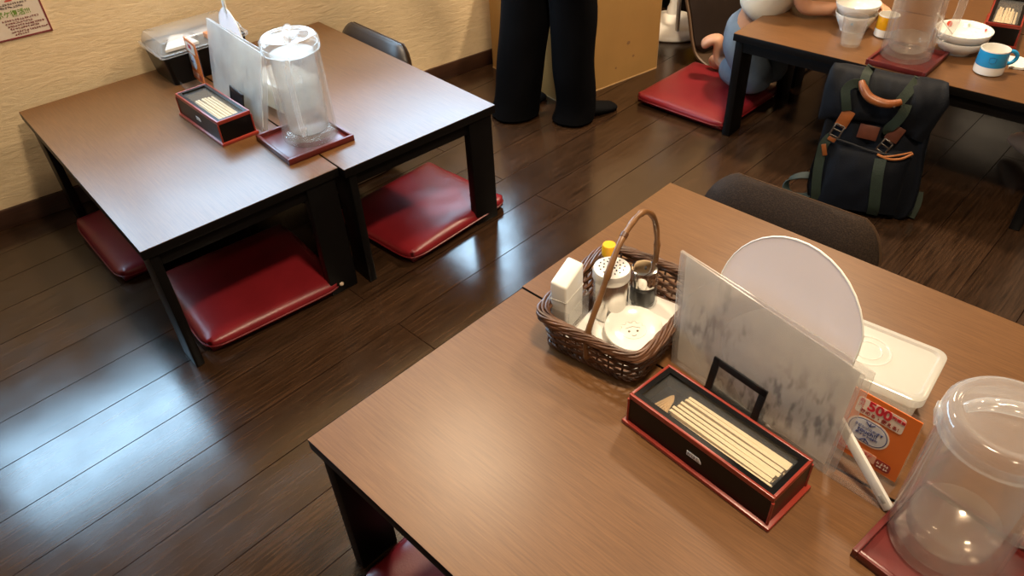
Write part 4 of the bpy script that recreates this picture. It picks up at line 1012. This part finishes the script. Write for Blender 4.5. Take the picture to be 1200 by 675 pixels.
def leather(x, h, w, l, d, rot, name='leather_tab', m=TANLEATHER, th=.004):
    mb = MB(); R = FB @ rz(rot); mb.box(bpk(x, h, d), (w, l, th), rot=R, bevel=.0015); return mb.build(name, m, bp_)
def buckle(x, h, d, rot, par):
    R = FB @ rz(rot); mb = MB(); w, l = .026, .034
    for cx, cy, a, b in ((-w / 2, 0, .005, l), (w / 2, 0, .005, l), (0, l / 2, w, .005), (0, -l / 2, w, .005), (0, .002, w, .004)): mb.box(bpk(x, h, d) + R @ Vector((cx, cy, 0)), (a, b, .004), rot=R, bevel=.001)
    mb.build('buckle', STEEL, par)
lt = leather(-.089, .268, .034, .050, .030, -.28); buckle(-.100, .232, .032, -.28, lt)
leather(-.108, .205, .022, .012, .030, -.35, 'leather_keeper'); leather(-.120, .172, .013, .034, .032, .35, 'leather_strap_end')
lt = leather(.046, .250, .036, .044, .026, -.35, m=BROWNLEATHER); buckle(.030, .212, .029, -.45, lt)
leather(-.021, .240, .052, .040, .020, -.04, 'leather_patch', BROWNLEATHER, .003)
# front pocket: bulge, zip line and pulls
mb = MB(); rows = []
for i in range(13):
    q = i / 12; h = .012 + q * .185; hw = .112 * (1 - .05 * q); rows.append([bpk(-.004 + x / 10 * hw, h + .008 * (x / 10), .016 + .026 * (max(0, 1 - abs(x / 10) ** 4) * math.sin(PI * min(1, q * .9 + .1)) ** .6) + .004 * noise.noise((x * .35, q * 5, 2))) for x in range(-10, 11)] + [bpk(-.004 + x / 10 * hw, h + .008 * (x / 10), -.005) for x in range(10, -11, -1)])
mb.loft(rows); mb.build('front_pocket', NAVY, bp_, True, 60)
mb = MB(); mb.tube([bpk(*p) for p in ((-.118, .208, .020), (-.06, .203, .028), (0, .193, .030), (.06, .192, .028), (.105, .196, .018))], .0028, n=6, sub=4); mb.build('zip', mat('dark_zip', (.02, .02, .022), .4), bp_)
mb = MB(); mb.tube([bpk(*p) for p in ((.018, .188, .034), (.05, .182, .036), (.08, .188, .032), (.104, .205, .022))], .0035, n=6, sub=4); mb.tube([bpk(*p) for p in ((.03, .184, .036), (.06, .193, .036), (.10, .208, .024))], .0025, n=6, sub=4); mb.build('zip_pull', mat('orange_leather_cord', (.45, .15, .04), .45), bp_)

# ------------------------------------------------------------------ cardboard box
bxA = math.atan2(1.613 - 1.697, 2.444 - 1.958); bxo = Vector((1.985, 1.722, 0))
t = thing('cardboard_box', 'large brown cardboard box on the floor behind the standing person', 'box', bxo, bxA)
bL, bD, bH = .494, .455, .372
mb = MB(); th = .006
mb.box((bL / 2, th / 2, bH / 2), (bL, th, bH)); mb.box((bL / 2, bD - th / 2, bH / 2), (bL, th, bH)); mb.box((th / 2, bD / 2, bH / 2), (th, bD - 2 * th, bH)); mb.box((bL - th / 2, bD / 2, bH / 2), (th, bD - 2 * th, bH)); mb.box((bL / 2, bD / 2, .004), (bL - .013, bD - .013, .007))
mb.build('box_walls', CARD, t, False)
mb = MB(); e = .0016
mb.box((bL / 2, th / 2 - .0004, bH + .0008), (bL, th, e)); mb.box((th / 2, bD / 2, bH + .0008), (th, bD, e)); mb.box((bL - th / 2, bD / 2, bH + .0008), (th, bD, e)); mb.box((bL / 2, bD - th / 2, bH + .0008), (bL, th, e))
mb.box((bL / 2, -.0008, .002), (bL, .002, .004)); mb.box((-.0008, bD / 2, .002), (.002, bD, .004)); mb.box((bL, -.0004, bH / 2), (.0024, .0024, bH))
mb.build('raw_edges', CARDEDGE, t, False)
mb = MB()
for x, z, s in ((.10, .10, .006), (.36, .09, .005), (.33, .15, .007), (.27, .065, .004)): mb.lathe([(0, .0006), (s, .0005), (s, 0), (0, 0)], (x, -.0001, z), n=9, R=Rx(PI / 2), sx=1.3)
mb.build('scuff_marks', mat('scuff_brown', (.26, .14, .055), .8), t)
t = thing('folded_cloth', 'dark blue cloth bundle lying inside the cardboard box', 'cloth', bxo + rz(bxA) @ Vector((.25, .23, .008)), bxA)
mb = MB(); mb.loft([[Vector((x * s * (1 + .06 * noise.noise((x * 9, y * 9, z * 9))), y * s, z)) for x, y in [sq(.225, .205, 2 * PI * k / 32) for k in range(32)]] for s, z in ((.97, 0), (1, .05), (1, .28), (.93, .33), (.6, .345))]); mb.build('cloth_folds', mat('dark_blue_cloth', (.03, .045, .12), .85, noise_amt=.4, noise_scale=12), t)

# ------------------------------------------------------------------ white fan base, stool, shelf in the background
t = thing('pedestal_fan', 'white round fan base with pole standing beyond the cardboard box', 'fan', (2.86, 1.83, 0))
mb = MB(); mb.lathe([(0, 0), (.155, 0), (.162, .006), (.160, .016), (.14, .034), (.10, .052), (.055, .062), (.032, .075), (0, .075)], n=48); mb.build('fan_base', WHITEPL, t, True, 40)
mb = MB(); mb.lathe([(0, .07), (.030, .07), (.026, .10), (.018, .12), (.016, .60), (0, .60)], n=24); mb.build('pole', WHITEPL, t, True, 40)
mb = MB(); mb.lathe([(0, .60), (.04, .60), (.05, .64), (.045, .70), (0, .72)], n=24); mb.build('motor_head', WHITEPL, t, True, 40)
mb = MB()
for r in (.05, .10, .15): mb.tube([(r * math.cos(a), -.06, .66 + r * math.sin(a)) for a in [2 * PI * k / 40 for k in range(40)]], .003, n=5, closed=True)
for k in range(16): a = 2 * PI * k / 16; mb.tube([(.02 * math.cos(a), -.06, .66 + .02 * math.sin(a)), (.15 * math.cos(a), -.06, .66 + .15 * math.sin(a))], .0018, n=4)
mb.build('guard', WHITEPL, t)
mb = MB(); mb.tube([(-.012, -.01, .26), (-.05, -.055, .27), (-.085, -.078, .235), (-.088, -.082, .16), (-.086, -.084, .04)], .0095, n=10, sub=5); mb.build('bent_tube', mat('white_painted_tube', (.62, .58, .5), .3), t)  # tube read as a stool leg, joined to the fan as one object
t = thing('low_shelf', 'black low shelf against the wall beyond the fan base', 'shelf', (3.36, 1.90, 0), WA)
mb = MB()
for z in (.01, .17, .33, .49): mb.box((0, 0, z), (.60, .16, .016))
for x in (-.3, 0, .3): mb.box((x, 0, .25), (.014, .16, .50))
mb.box((0, .078, .25), (.60, .006, .5)); mb.build('carcass', BLACK, t, False)
YB = mat('yellow_box_card', (.80, .45, .02), .5)
for i, (x, z, s) in enumerate(((-.21, .018, .055), (-.10, .018, .05), (-.2, .178, .055), (.08, .018, .05))):
    o = MB().box((0, 0, s / 2), (s, s * .8, s), bevel=.003).build('small_carton', YB, None, loc=Vector((3.36, 1.90, 0)) + rz(WA) @ Vector((x, -.02, z)), rotz=WA)
    tag(o, ['yellow carton on the bottom shelf at its left end', 'yellow carton on the bottom shelf, second from left', 'yellow carton on the middle shelf', 'yellow carton on the bottom shelf right of the divider'][i], 'carton', 'yellow cartons on the low shelf')

# ------------------------------------------------------------------ people
def hand_fingers(J, E, wrist, fwd, side, down, s, curl, pre):
    """palm and five fingers grown from a wrist joint; side points to the thumb"""
    w = Vector(J[wrist][0]); f, sd, dn = Vector(fwd).normalized(), Vector(side).normalized(), Vector(down).normalized()
    J[pre + 'palm'] = (w + f * .045 * s, (.034 * s, .014 * s)); E.append((wrist, pre + 'palm'))
    for i, (o, l) in enumerate(((.028, .066), (.010, .075), (-.010, .070), (-.028, .055))):
        k = pre + 'f%d' % i
        b = w + f * .080 * s + sd * o * s; d1 = (f * math.cos(curl) + dn * math.sin(curl)); d2 = (f * math.cos(2.1 * curl) + dn * math.sin(2.1 * curl)); d3 = (f * math.cos(2.9 * curl) + dn * math.sin(2.9 * curl))
        p1 = b + d1 * l * .45 * s; p2 = p1 + d2 * l * .32 * s; p3 = p2 + d3 * l * .25 * s
        J[k + 'a'] = (b, .0105 * s); J[k + 'b'] = (p1, .0088 * s); J[k + 'c'] = (p2, .0080 * s); J[k + 'd'] = (p3, .0062 * s)
        E += [(pre + 'palm', k + 'a'), (k + 'a', k + 'b'), (k + 'b', k + 'c'), (k + 'c', k + 'd')]
    t1 = w + f * .025 * s + sd * .030 * s; t2 = t1 + (f * .6 + sd * .7 + dn * .3).normalized() * .032 * s; t3 = t2 + (f * .9 + sd * .2 + dn * .4).normalized() * .028 * s
    J[pre + 't1'] = (t1, .013 * s); J[pre + 't2'] = (t2, .0095 * s); J[pre + 't3'] = (t3, .0072 * s)
    E += [(wrist, pre + 't1'), (pre + 't1', pre + 't2'), (pre + 't2', pre + 't3')]
def head(parent, c, fwd, s, hair_len=.0):
    """head with a face; returns the head mesh"""
    f = Vector(fwd).normalized(); l = Vector((0, 0, 1)).cross(f).normalized(); u = f.cross(l)
    R = Matrix((f, l, u)).transposed(); c = Vector(c)
    mb = MB(); mb.lathe([(0, -.118), (.030, -.112), (.052, -.092), (.064, -.05), (.071, 0), (.073, .04), (.066, .075), (.045, .102), (.02, .112), (0, .114)], n=32, sx=1.18, sy=1.0)
    for v in mb.bm.verts:
        x, y, z = v.co
        if x > .03: v.co.x += .010 * math.exp(-((z + .095) / .02) ** 2) - .004 * math.exp(-((z - .012) / .016) ** 2)
    mb.lathe([(0, .024), (.009, .018), (.013, 0), (.012, -.010), (0, -.013)], (.080, 0, -.022), n=14, sx=1.1)                     # nose
    for s_ in (-1, 1):
        mb.lathe([(0, -.03), (.012, -.024), (.018, 0), (.016, .018), (0, .028)], (-.006, s_ * .073, -.010), n=14, sy=.45)       # ears
    for v in mb.bm.verts: v.co = c + R @ (v.co * s)
    hd = mb.build('head', SKIN, parent, True, 180)
    mb = MB()
    for s_ in (-1, 1): mb.lathe([(0, -.006), (.011, -.003), (.013, 0), (.011, .003), (0, .006)], (.079, s_ * .030, .008), n=12, sx=.35)
    for v in mb.bm.verts: v.co = c + R @ (v.co * s)
    mb.build('eyes', mat('dark_eyes', (.02, .012, .01), .2), hd)
    mb = MB(); mb.lathe([(0, -.006), (.017, -.003), (.020, 0), (.017, .003), (0, .006)], (.078, 0, -.060), n=14, sx=.4)
    for v in mb.bm.verts: v.co = c + R @ (v.co * s)
    mb.build('mouth', mat('lips', (.45, .13, .10), .5), hd)
    mb = MB(); mb.lathe([(.079, -.02 - hair_len), (.081, .02), (.079, .05), (.070, .085), (.046, .112), (.02, .122), (0, .124)], n=32, sx=1.17)
    for v in mb.bm.verts:
        if v.co.x > .045 and v.co.z < .055: v.co.x = .045 + (v.co.x - .045) * .2; v.co.z = max(v.co.z, .04)
    for v in mb.bm.verts: v.co = c + R @ (v.co * s)
    mb.build('hair', HAIR, parent, True, 180)
    return hd
def shoe(parent, heel, fwd, L_, m, name='shoe'):
    f = Vector(fwd).normalized(); l = Vector((0, 0, 1)).cross(f); mb = MB(); rings = []
    for x, hw, h in ((-.008, .020, .050), (.0, .030, .072), (.05, .036, .078), (.10, .040, .060), (.16, .046, .046), (.20, .044, .036), (.235, .034, .028), (.25, .016, .016)):
        k = L_ / .25; r = []
        for q in range(16):
            a = 2 * PI * q / 16; y, z = math.cos(a), math.sin(a)
            r.append(Vector(heel) + f * x * k + l * y * hw * k * (1 if z > -.3 else .92) + Vector((0, 0, max(.001, (h * (.5 + .5 * z)) * k))))
        rings.append(r)
    mb.loft(rings); return mb.build(name, m, parent, True, 80)

# standing person in black trousers (seen to the thighs)
f = Vector((.95, -.31, 0)); l = Vector((.31, .95, 0))
P0 = Vector((1.887, 1.715, 0))
pr = thing('person', 'person in black trousers and dark slip-on shoes, standing before the cardboard box', 'person', P0)
aL, aR = Vector((1.825, 1.80, 0)) - P0, Vector((1.928, 1.606, 0)) - P0
hipc = Vector((0, 0, .90)); z = Vector((0, 0, 1))
def leg(J, E, a, hip, tagk, r):
    J[tagk + 'hip'] = (hip, r[0]); J[tagk + 'kn'] = (hip * .48 + (a + z * .08) * .52 + f * .015, r[1]); J[tagk + 'calf'] = (hip * .27 + (a + z * .08) * .73, r[2]); J[tagk + 'an'] = (a + z * .075, r[3])
    E += [('pel', tagk + 'hip'), (tagk + 'hip', tagk + 'kn'), (tagk + 'kn', tagk + 'calf'), (tagk + 'calf', tagk + 'an')]
J = {'pel': (hipc, (.13, .10)), 'waist': (hipc + z * .16, (.12, .09)), 'chest': (hipc + z * .36, (.145, .10)), 'shl': (hipc + z * .50, (.08, .07)), 'neck': (hipc + z * .57, .052), 'nk2': (hipc + z * .64, .05)}
E = [('pel', 'waist'), ('waist', 'chest'), ('chest', 'shl'), ('shl', 'neck'), ('neck', 'nk2')]
leg(J, E, aL, hipc + l * .09 - z * .05, 'L', (.088, .058, .055, .038)); leg(J, E, aR, hipc - l * .09 - z * .05, 'R', (.088, .058, .055, .038))
for s, k in ((1, 'l'), (-1, 'r')):
    sh_ = hipc + z * .49 + l * s * .17; el = sh_ + l * s * .04 - z * .27 + f * .02; wr = el - z * .20 + f * .13
    J[k + 'sh'] = (sh_, .055); J[k + 'el'] = (el, .038); J[k + 'wr'] = (wr, (.026, .022)); E += [('shl', k + 'sh'), (k + 'sh', k + 'el'), (k + 'el', k + 'wr')]
    hand_fingers(J, E, k + 'wr', f * .6 - z * .8, f * .8 + z * .6, -l * s, 1.0, .35, k)
for a, k in ((aL, 'L'), (aR, 'R')):
    J[k + 'ft'] = (a + f * .05 + z * .026, (.020, .014)); J[k + 'toe'] = (a + f * .09 + z * .020, (.018, .008)); E += [(k + 'an', k + 'ft'), (k + 'ft', k + 'toe')]
skin('body', J, E, SKIN, pr)
head(pr, hipc + z * .76 + f * .015, f, 1.0, .03)
def limb(mb, pts, rads, n=22, wr=.006, seed=0, sub=6):
    P, R_ = smooth([Vector(p) for p in pts], rads, sub); rings = []
    for i, (p, r) in enumerate(zip(P, R_)):
        rings.append([p + Vector((math.cos(2 * PI * k / n), math.sin(2 * PI * k / n), 0)) * (r + wr * noise.noise((math.cos(2 * PI * k / n) * 1.6 + seed, math.sin(2 * PI * k / n) * 1.6, p.z * 7))) for k in range(n)])
    mb.loft(rings)
mb = MB()
for s, a in ((1, aL), (-1, aR)):
    h0 = hipc + l * s * .085
    w_ = 1.08 if s > 0 else .94
    limb(mb, [h0 + z * .02, h0 - z * .10, h0 * .5 + a * .5 + f * .02, h0 * .25 + a * .75 + f * .005, a + z * .07, a + z * .012 - f * .012], [.098, .100, .085 * w_, .080 * w_, .078 * w_, .083 * w_], seed=s * 5)
rings = []
for q, (zz, hw, hd) in enumerate(((-.12, .165, .085), (-.06, .178, .112), (0, .178, .122), (.08, .162, .112), (.14, .152, .104))):
    rings.append([hipc + z * zz + l * (hw * math.cos(2 * PI * k / 30)) + f * (hd * math.sin(2 * PI * k / 30)) for k in range(30)])
mb.loft(rings); mb.build('trousers', BLACKCLOTH, pr, True, 80)
J = {'a': (hipc + z * .08, (.17, .125)), 'b': (hipc + z * .22, (.155, .11)), 'c': (hipc + z * .38, (.17, .118)), 'd': (hipc + z * .50, (.10, .08)), 'e': (hipc + z * .55, .062)}
E = [('a', 'b'), ('b', 'c'), ('c', 'd'), ('d', 'e')]
for s, k in ((1, 'l'), (-1, 'r')):
    sh_ = hipc + z * .485 + l * s * .17; el = sh_ + l * s * .035 - z * .17 + f * .01
    J[k + 's'] = (sh_, .070); J[k + 'x'] = (el, .060); E += [('d', k + 's'), (k + 's', k + 'x')]
skin('shirt', J, E, mat('black_shirt', (.012, .012, .014), .85, bump=.3, bump_scale=30), pr)
SHOEM = mat('dark_grey_slipper', (.005, .005, .006), .8, spec=.1, noise_amt=.3)
shoe(pr, aL - f * .075, f * .8 + l * .25, .235, SHOEM); shoe(pr, aR - f * .065, f * .98 + l * -.02, .235, SHOEM)

# kneeling child at the end of the far table
K0 = Vector((2.44, 1.27, 0))
kd = thing('person', 'barefoot child in blue jeans and white shirt kneeling at far table', 'person', K0)
def k_(x, y, zz): return Vector((x, y, zz)) - K0
J = {'pel': (k_(2.405, 1.25, .275), (.085, .072)), 'waist': (k_(2.412, 1.20, .355), (.078, .062)), 'chest': (k_(2.43, 1.115, .455), (.085, .065)), 'shl': (k_(2.44, 1.06, .525), (.052, .048)), 'neck': (k_(2.445, 1.035, .56), .034), 'nk2': (k_(2.447, 1.01, .59), .033)}
E = [('pel', 'waist'), ('waist', 'chest'), ('chest', 'shl'), ('shl', 'neck'), ('neck', 'nk2')]
def kleg(x, kx, ax, pre, J, E, r, cuff=False):
    J[pre + 'h'] = (k_(x, 1.235, .255), r[0]); J[pre + 'm'] = (k_((x + kx) / 2, 1.19, .165), (r[0] + r[1]) / 2); J[pre + 'k'] = (k_(kx, 1.135, .096), r[1]); J[pre + 'c'] = (k_((kx + ax) / 2, 1.25, .105), r[2]); J[pre + 'a'] = (k_(ax, 1.34, .125), r[3])
    E += [('pel', pre + 'h'), (pre + 'h', pre + 'm'), (pre + 'm', pre + 'k'), (pre + 'k', pre + 'c'), (pre + 'c', pre + 'a')]
kleg(2.365, 2.40, 2.435, 'L', J, E, (.056, .040, .038, .024)); kleg(2.465, 2.51, 2.52, 'R', J, E, (.056, .040, .038, .024))
for pre, ax in (('L', 2.435), ('R', 2.52)):
    
    hz = .205 if pre == 'L' else .10
    J[pre + 'heel'] = (k_(ax + .004, 1.352, hz), (.033, .028)); J[pre + 'ball'] = (k_(ax - .012, 1.392, hz - .018), (.035, .021)); J[pre + 'toe'] = (k_(ax - .020, 1.408, hz - .040), (.030, .014))
    E += [(pre + 'a', pre + 'heel'), (pre + 'heel', pre + 'ball'), (pre + 'ball', pre + 'toe')]
for s, k, el, wr in ((-1, 'l', (2.385, 1.035, .392), (2.470, .925, .388)), (1, 'r', (2.56, .99, .392), (2.545, .885, .392))):
    J[k + 's'] = (k_(2.44 + s * .092, 1.065, .51), .036); J[k + 'e'] = (k_(*el), .027); J[k + 'w'] = (k_(*wr), (.020, .017)); E += [('shl', k + 's'), (k + 's', k + 'e'), (k + 'e', k + 'w')]
    hand_fingers(J, E, k + 'w', (.35 if s < 0 else -.3, -.9, .06), (-s * .9, -.3, .4) if s < 0 else (-.9, .3, .4), (0 - s * .8, .1, -.3), .66, .55, k)
skin('body', J, E, SKIN, kd)
head(kd, k_(2.452, .985, .68), (0.05, -1, -.25), .86, .02)
J = {'pel': (k_(2.405, 1.253, .27), (.104, .090)), 'w': (k_(2.41, 1.225, .325), (.096, .080))}; E = [('pel', 'w')]
kleg(2.36, 2.40, 2.435, 'L', J, E, (.078, .066, .066, .048)); kleg(2.468, 2.512, 2.52, 'R', J, E, (.078, .066, .066, .048))
J['La'] = (k_(2.435, 1.325, .118), .046); J['Ra'] = (k_(2.52, 1.325, .118), .046)
skin('jeans', J, E, DENIM, kd)
J = {'a': (k_(2.408, 1.222, .328), (.112, .095)), 'b': (k_(2.415, 1.185, .385), (.104, .086)), 'c': (k_(2.43, 1.112, .465), (.104, .08)), 'd': (k_(2.44, 1.06, .525), (.063, .055)), 'e': (k_(2.444, 1.042, .55), .040)}
E = [('a', 'b'), ('b', 'c'), ('c', 'd'), ('d', 'e')]
for s, k, q in ((-1, 'l', (2.37, 1.05, .45)), (1, 'r', (2.55, 1.02, .45))): J[k + 's'] = (k_(2.44 + s * .092, 1.065, .51), .05); J[k + 'x'] = (k_(*q), .042); E += [('d', k + 's'), (k + 's', k + 'x')]
skin('shirt', J, E, SHIRTW, kd)

# person sitting at the right end of the far table, bare foot under it
S0_ = Vector((2.62, .03, 0))
sp = thing('person', 'seated person in dark clothes at far right, bare foot under table', 'person', S0_)
def s_(x, y, zz): return Vector((x, y, zz)) - S0_
J = {'pel': (s_(2.66, -.12, .115), (.13, .10)), 'waist': (s_(2.66, -.13, .26), (.11, .09)), 'chest': (s_(2.66, -.12, .44), (.13, .095)), 'shl': (s_(2.66, -.11, .58), (.075, .065)), 'neck': (s_(2.66, -.10, .64), .048), 'nk2': (s_(2.66, -.09, .70), .046),
     'Lh': (s_(2.58, -.08, .11), .075), 'Lk': (s_(2.40, .14, .10), .052), 'La': (s_(2.575, .30, .062), .034), 'Lf': (s_(2.63, .345, .050), (.036, .026)), 'Lt': (s_(2.66, .375, .045), (.034, .016)),
     'Rh': (s_(2.74, -.08, .11), .075), 'Rk': (s_(2.92, .14, .10), .052), 'Ra': (s_(2.74, .24, .062), .034), 'Rf': (s_(2.68, .25, .050), (.034, .024)), 'Rt': (s_(2.64, .25, .045), (.03, .015))}
E = [('pel', 'waist'), ('waist', 'chest'), ('chest', 'shl'), ('shl', 'neck'), ('neck', 'nk2'), ('pel', 'Lh'), ('Lh', 'Lk'), ('Lk', 'La'), ('La', 'Lf'), ('Lf', 'Lt'), ('pel', 'Rh'), ('Rh', 'Rk'), ('Rk', 'Ra'), ('Ra', 'Rf'), ('Rf', 'Rt')]
for s, k in ((-1, 'l'), (1, 'r')):
    J[k + 's'] = (s_(2.66 + s * .155, -.11, .56), .05); J[k + 'e'] = (s_(2.66 + s * .20, -.02, .32), .036); J[k + 'w'] = (s_(2.66 + s * .16, .09, .22), (.026, .021)); E += [('shl', k + 's'), (k + 's', k + 'e'), (k + 'e', k + 'w')]
    hand_fingers(J, E, k + 'w', (-s * .2, .9, -.3), (-s, 0, .2), (0, -.2, -1), .95, .45, k)
skin('body', J, E, SKIN, sp)
head(sp, s_(2.66, -.08, .82), (0, 1, -.1), .98, .05)
J = {'pel': (s_(2.66, -.12, .135), (.155, .125)), 'w': (s_(2.66, -.13, .25), (.13, .11)), 'Lh': (s_(2.58, -.08, .115), .095), 'Lk': (s_(2.40, .14, .105), .078), 'La': (s_(2.545, .275, .066), .058), 'Rh': (s_(2.74, -.08, .115), .095), 'Rk': (s_(2.92, .14, .105), .078), 'Ra': (s_(2.77, .235, .066), .058)}
E = [('pel', 'w'), ('pel', 'Lh'), ('Lh', 'Lk'), ('Lk', 'La'), ('pel', 'Rh'), ('Rh', 'Rk'), ('Rk', 'Ra')]
skin('trousers', J, E, BLACKCLOTH, sp)
J = {'a': (s_(2.66, -.13, .20), (.145, .12)), 'b': (s_(2.66, -.125, .44), (.15, .11)), 'd': (s_(2.66, -.11, .58), (.09, .075)), 'e': (s_(2.66, -.105, .63), .058)}
E = [('a', 'b'), ('b', 'd'), ('d', 'e')]
for s, k in ((-1, 'l'), (1, 'r')): J[k + 's'] = (s_(2.66 + s * .155, -.11, .56), .064); J[k + 'x'] = (s_(2.66 + s * .198, -.03, .345), .05); E += [('d', k + 's'), (k + 's', k + 'x')]
skin('shirt', J, E, mat('dark_maroon_shirt', (.06, .018, .014), .85, bump=.3, bump_scale=30), sp)
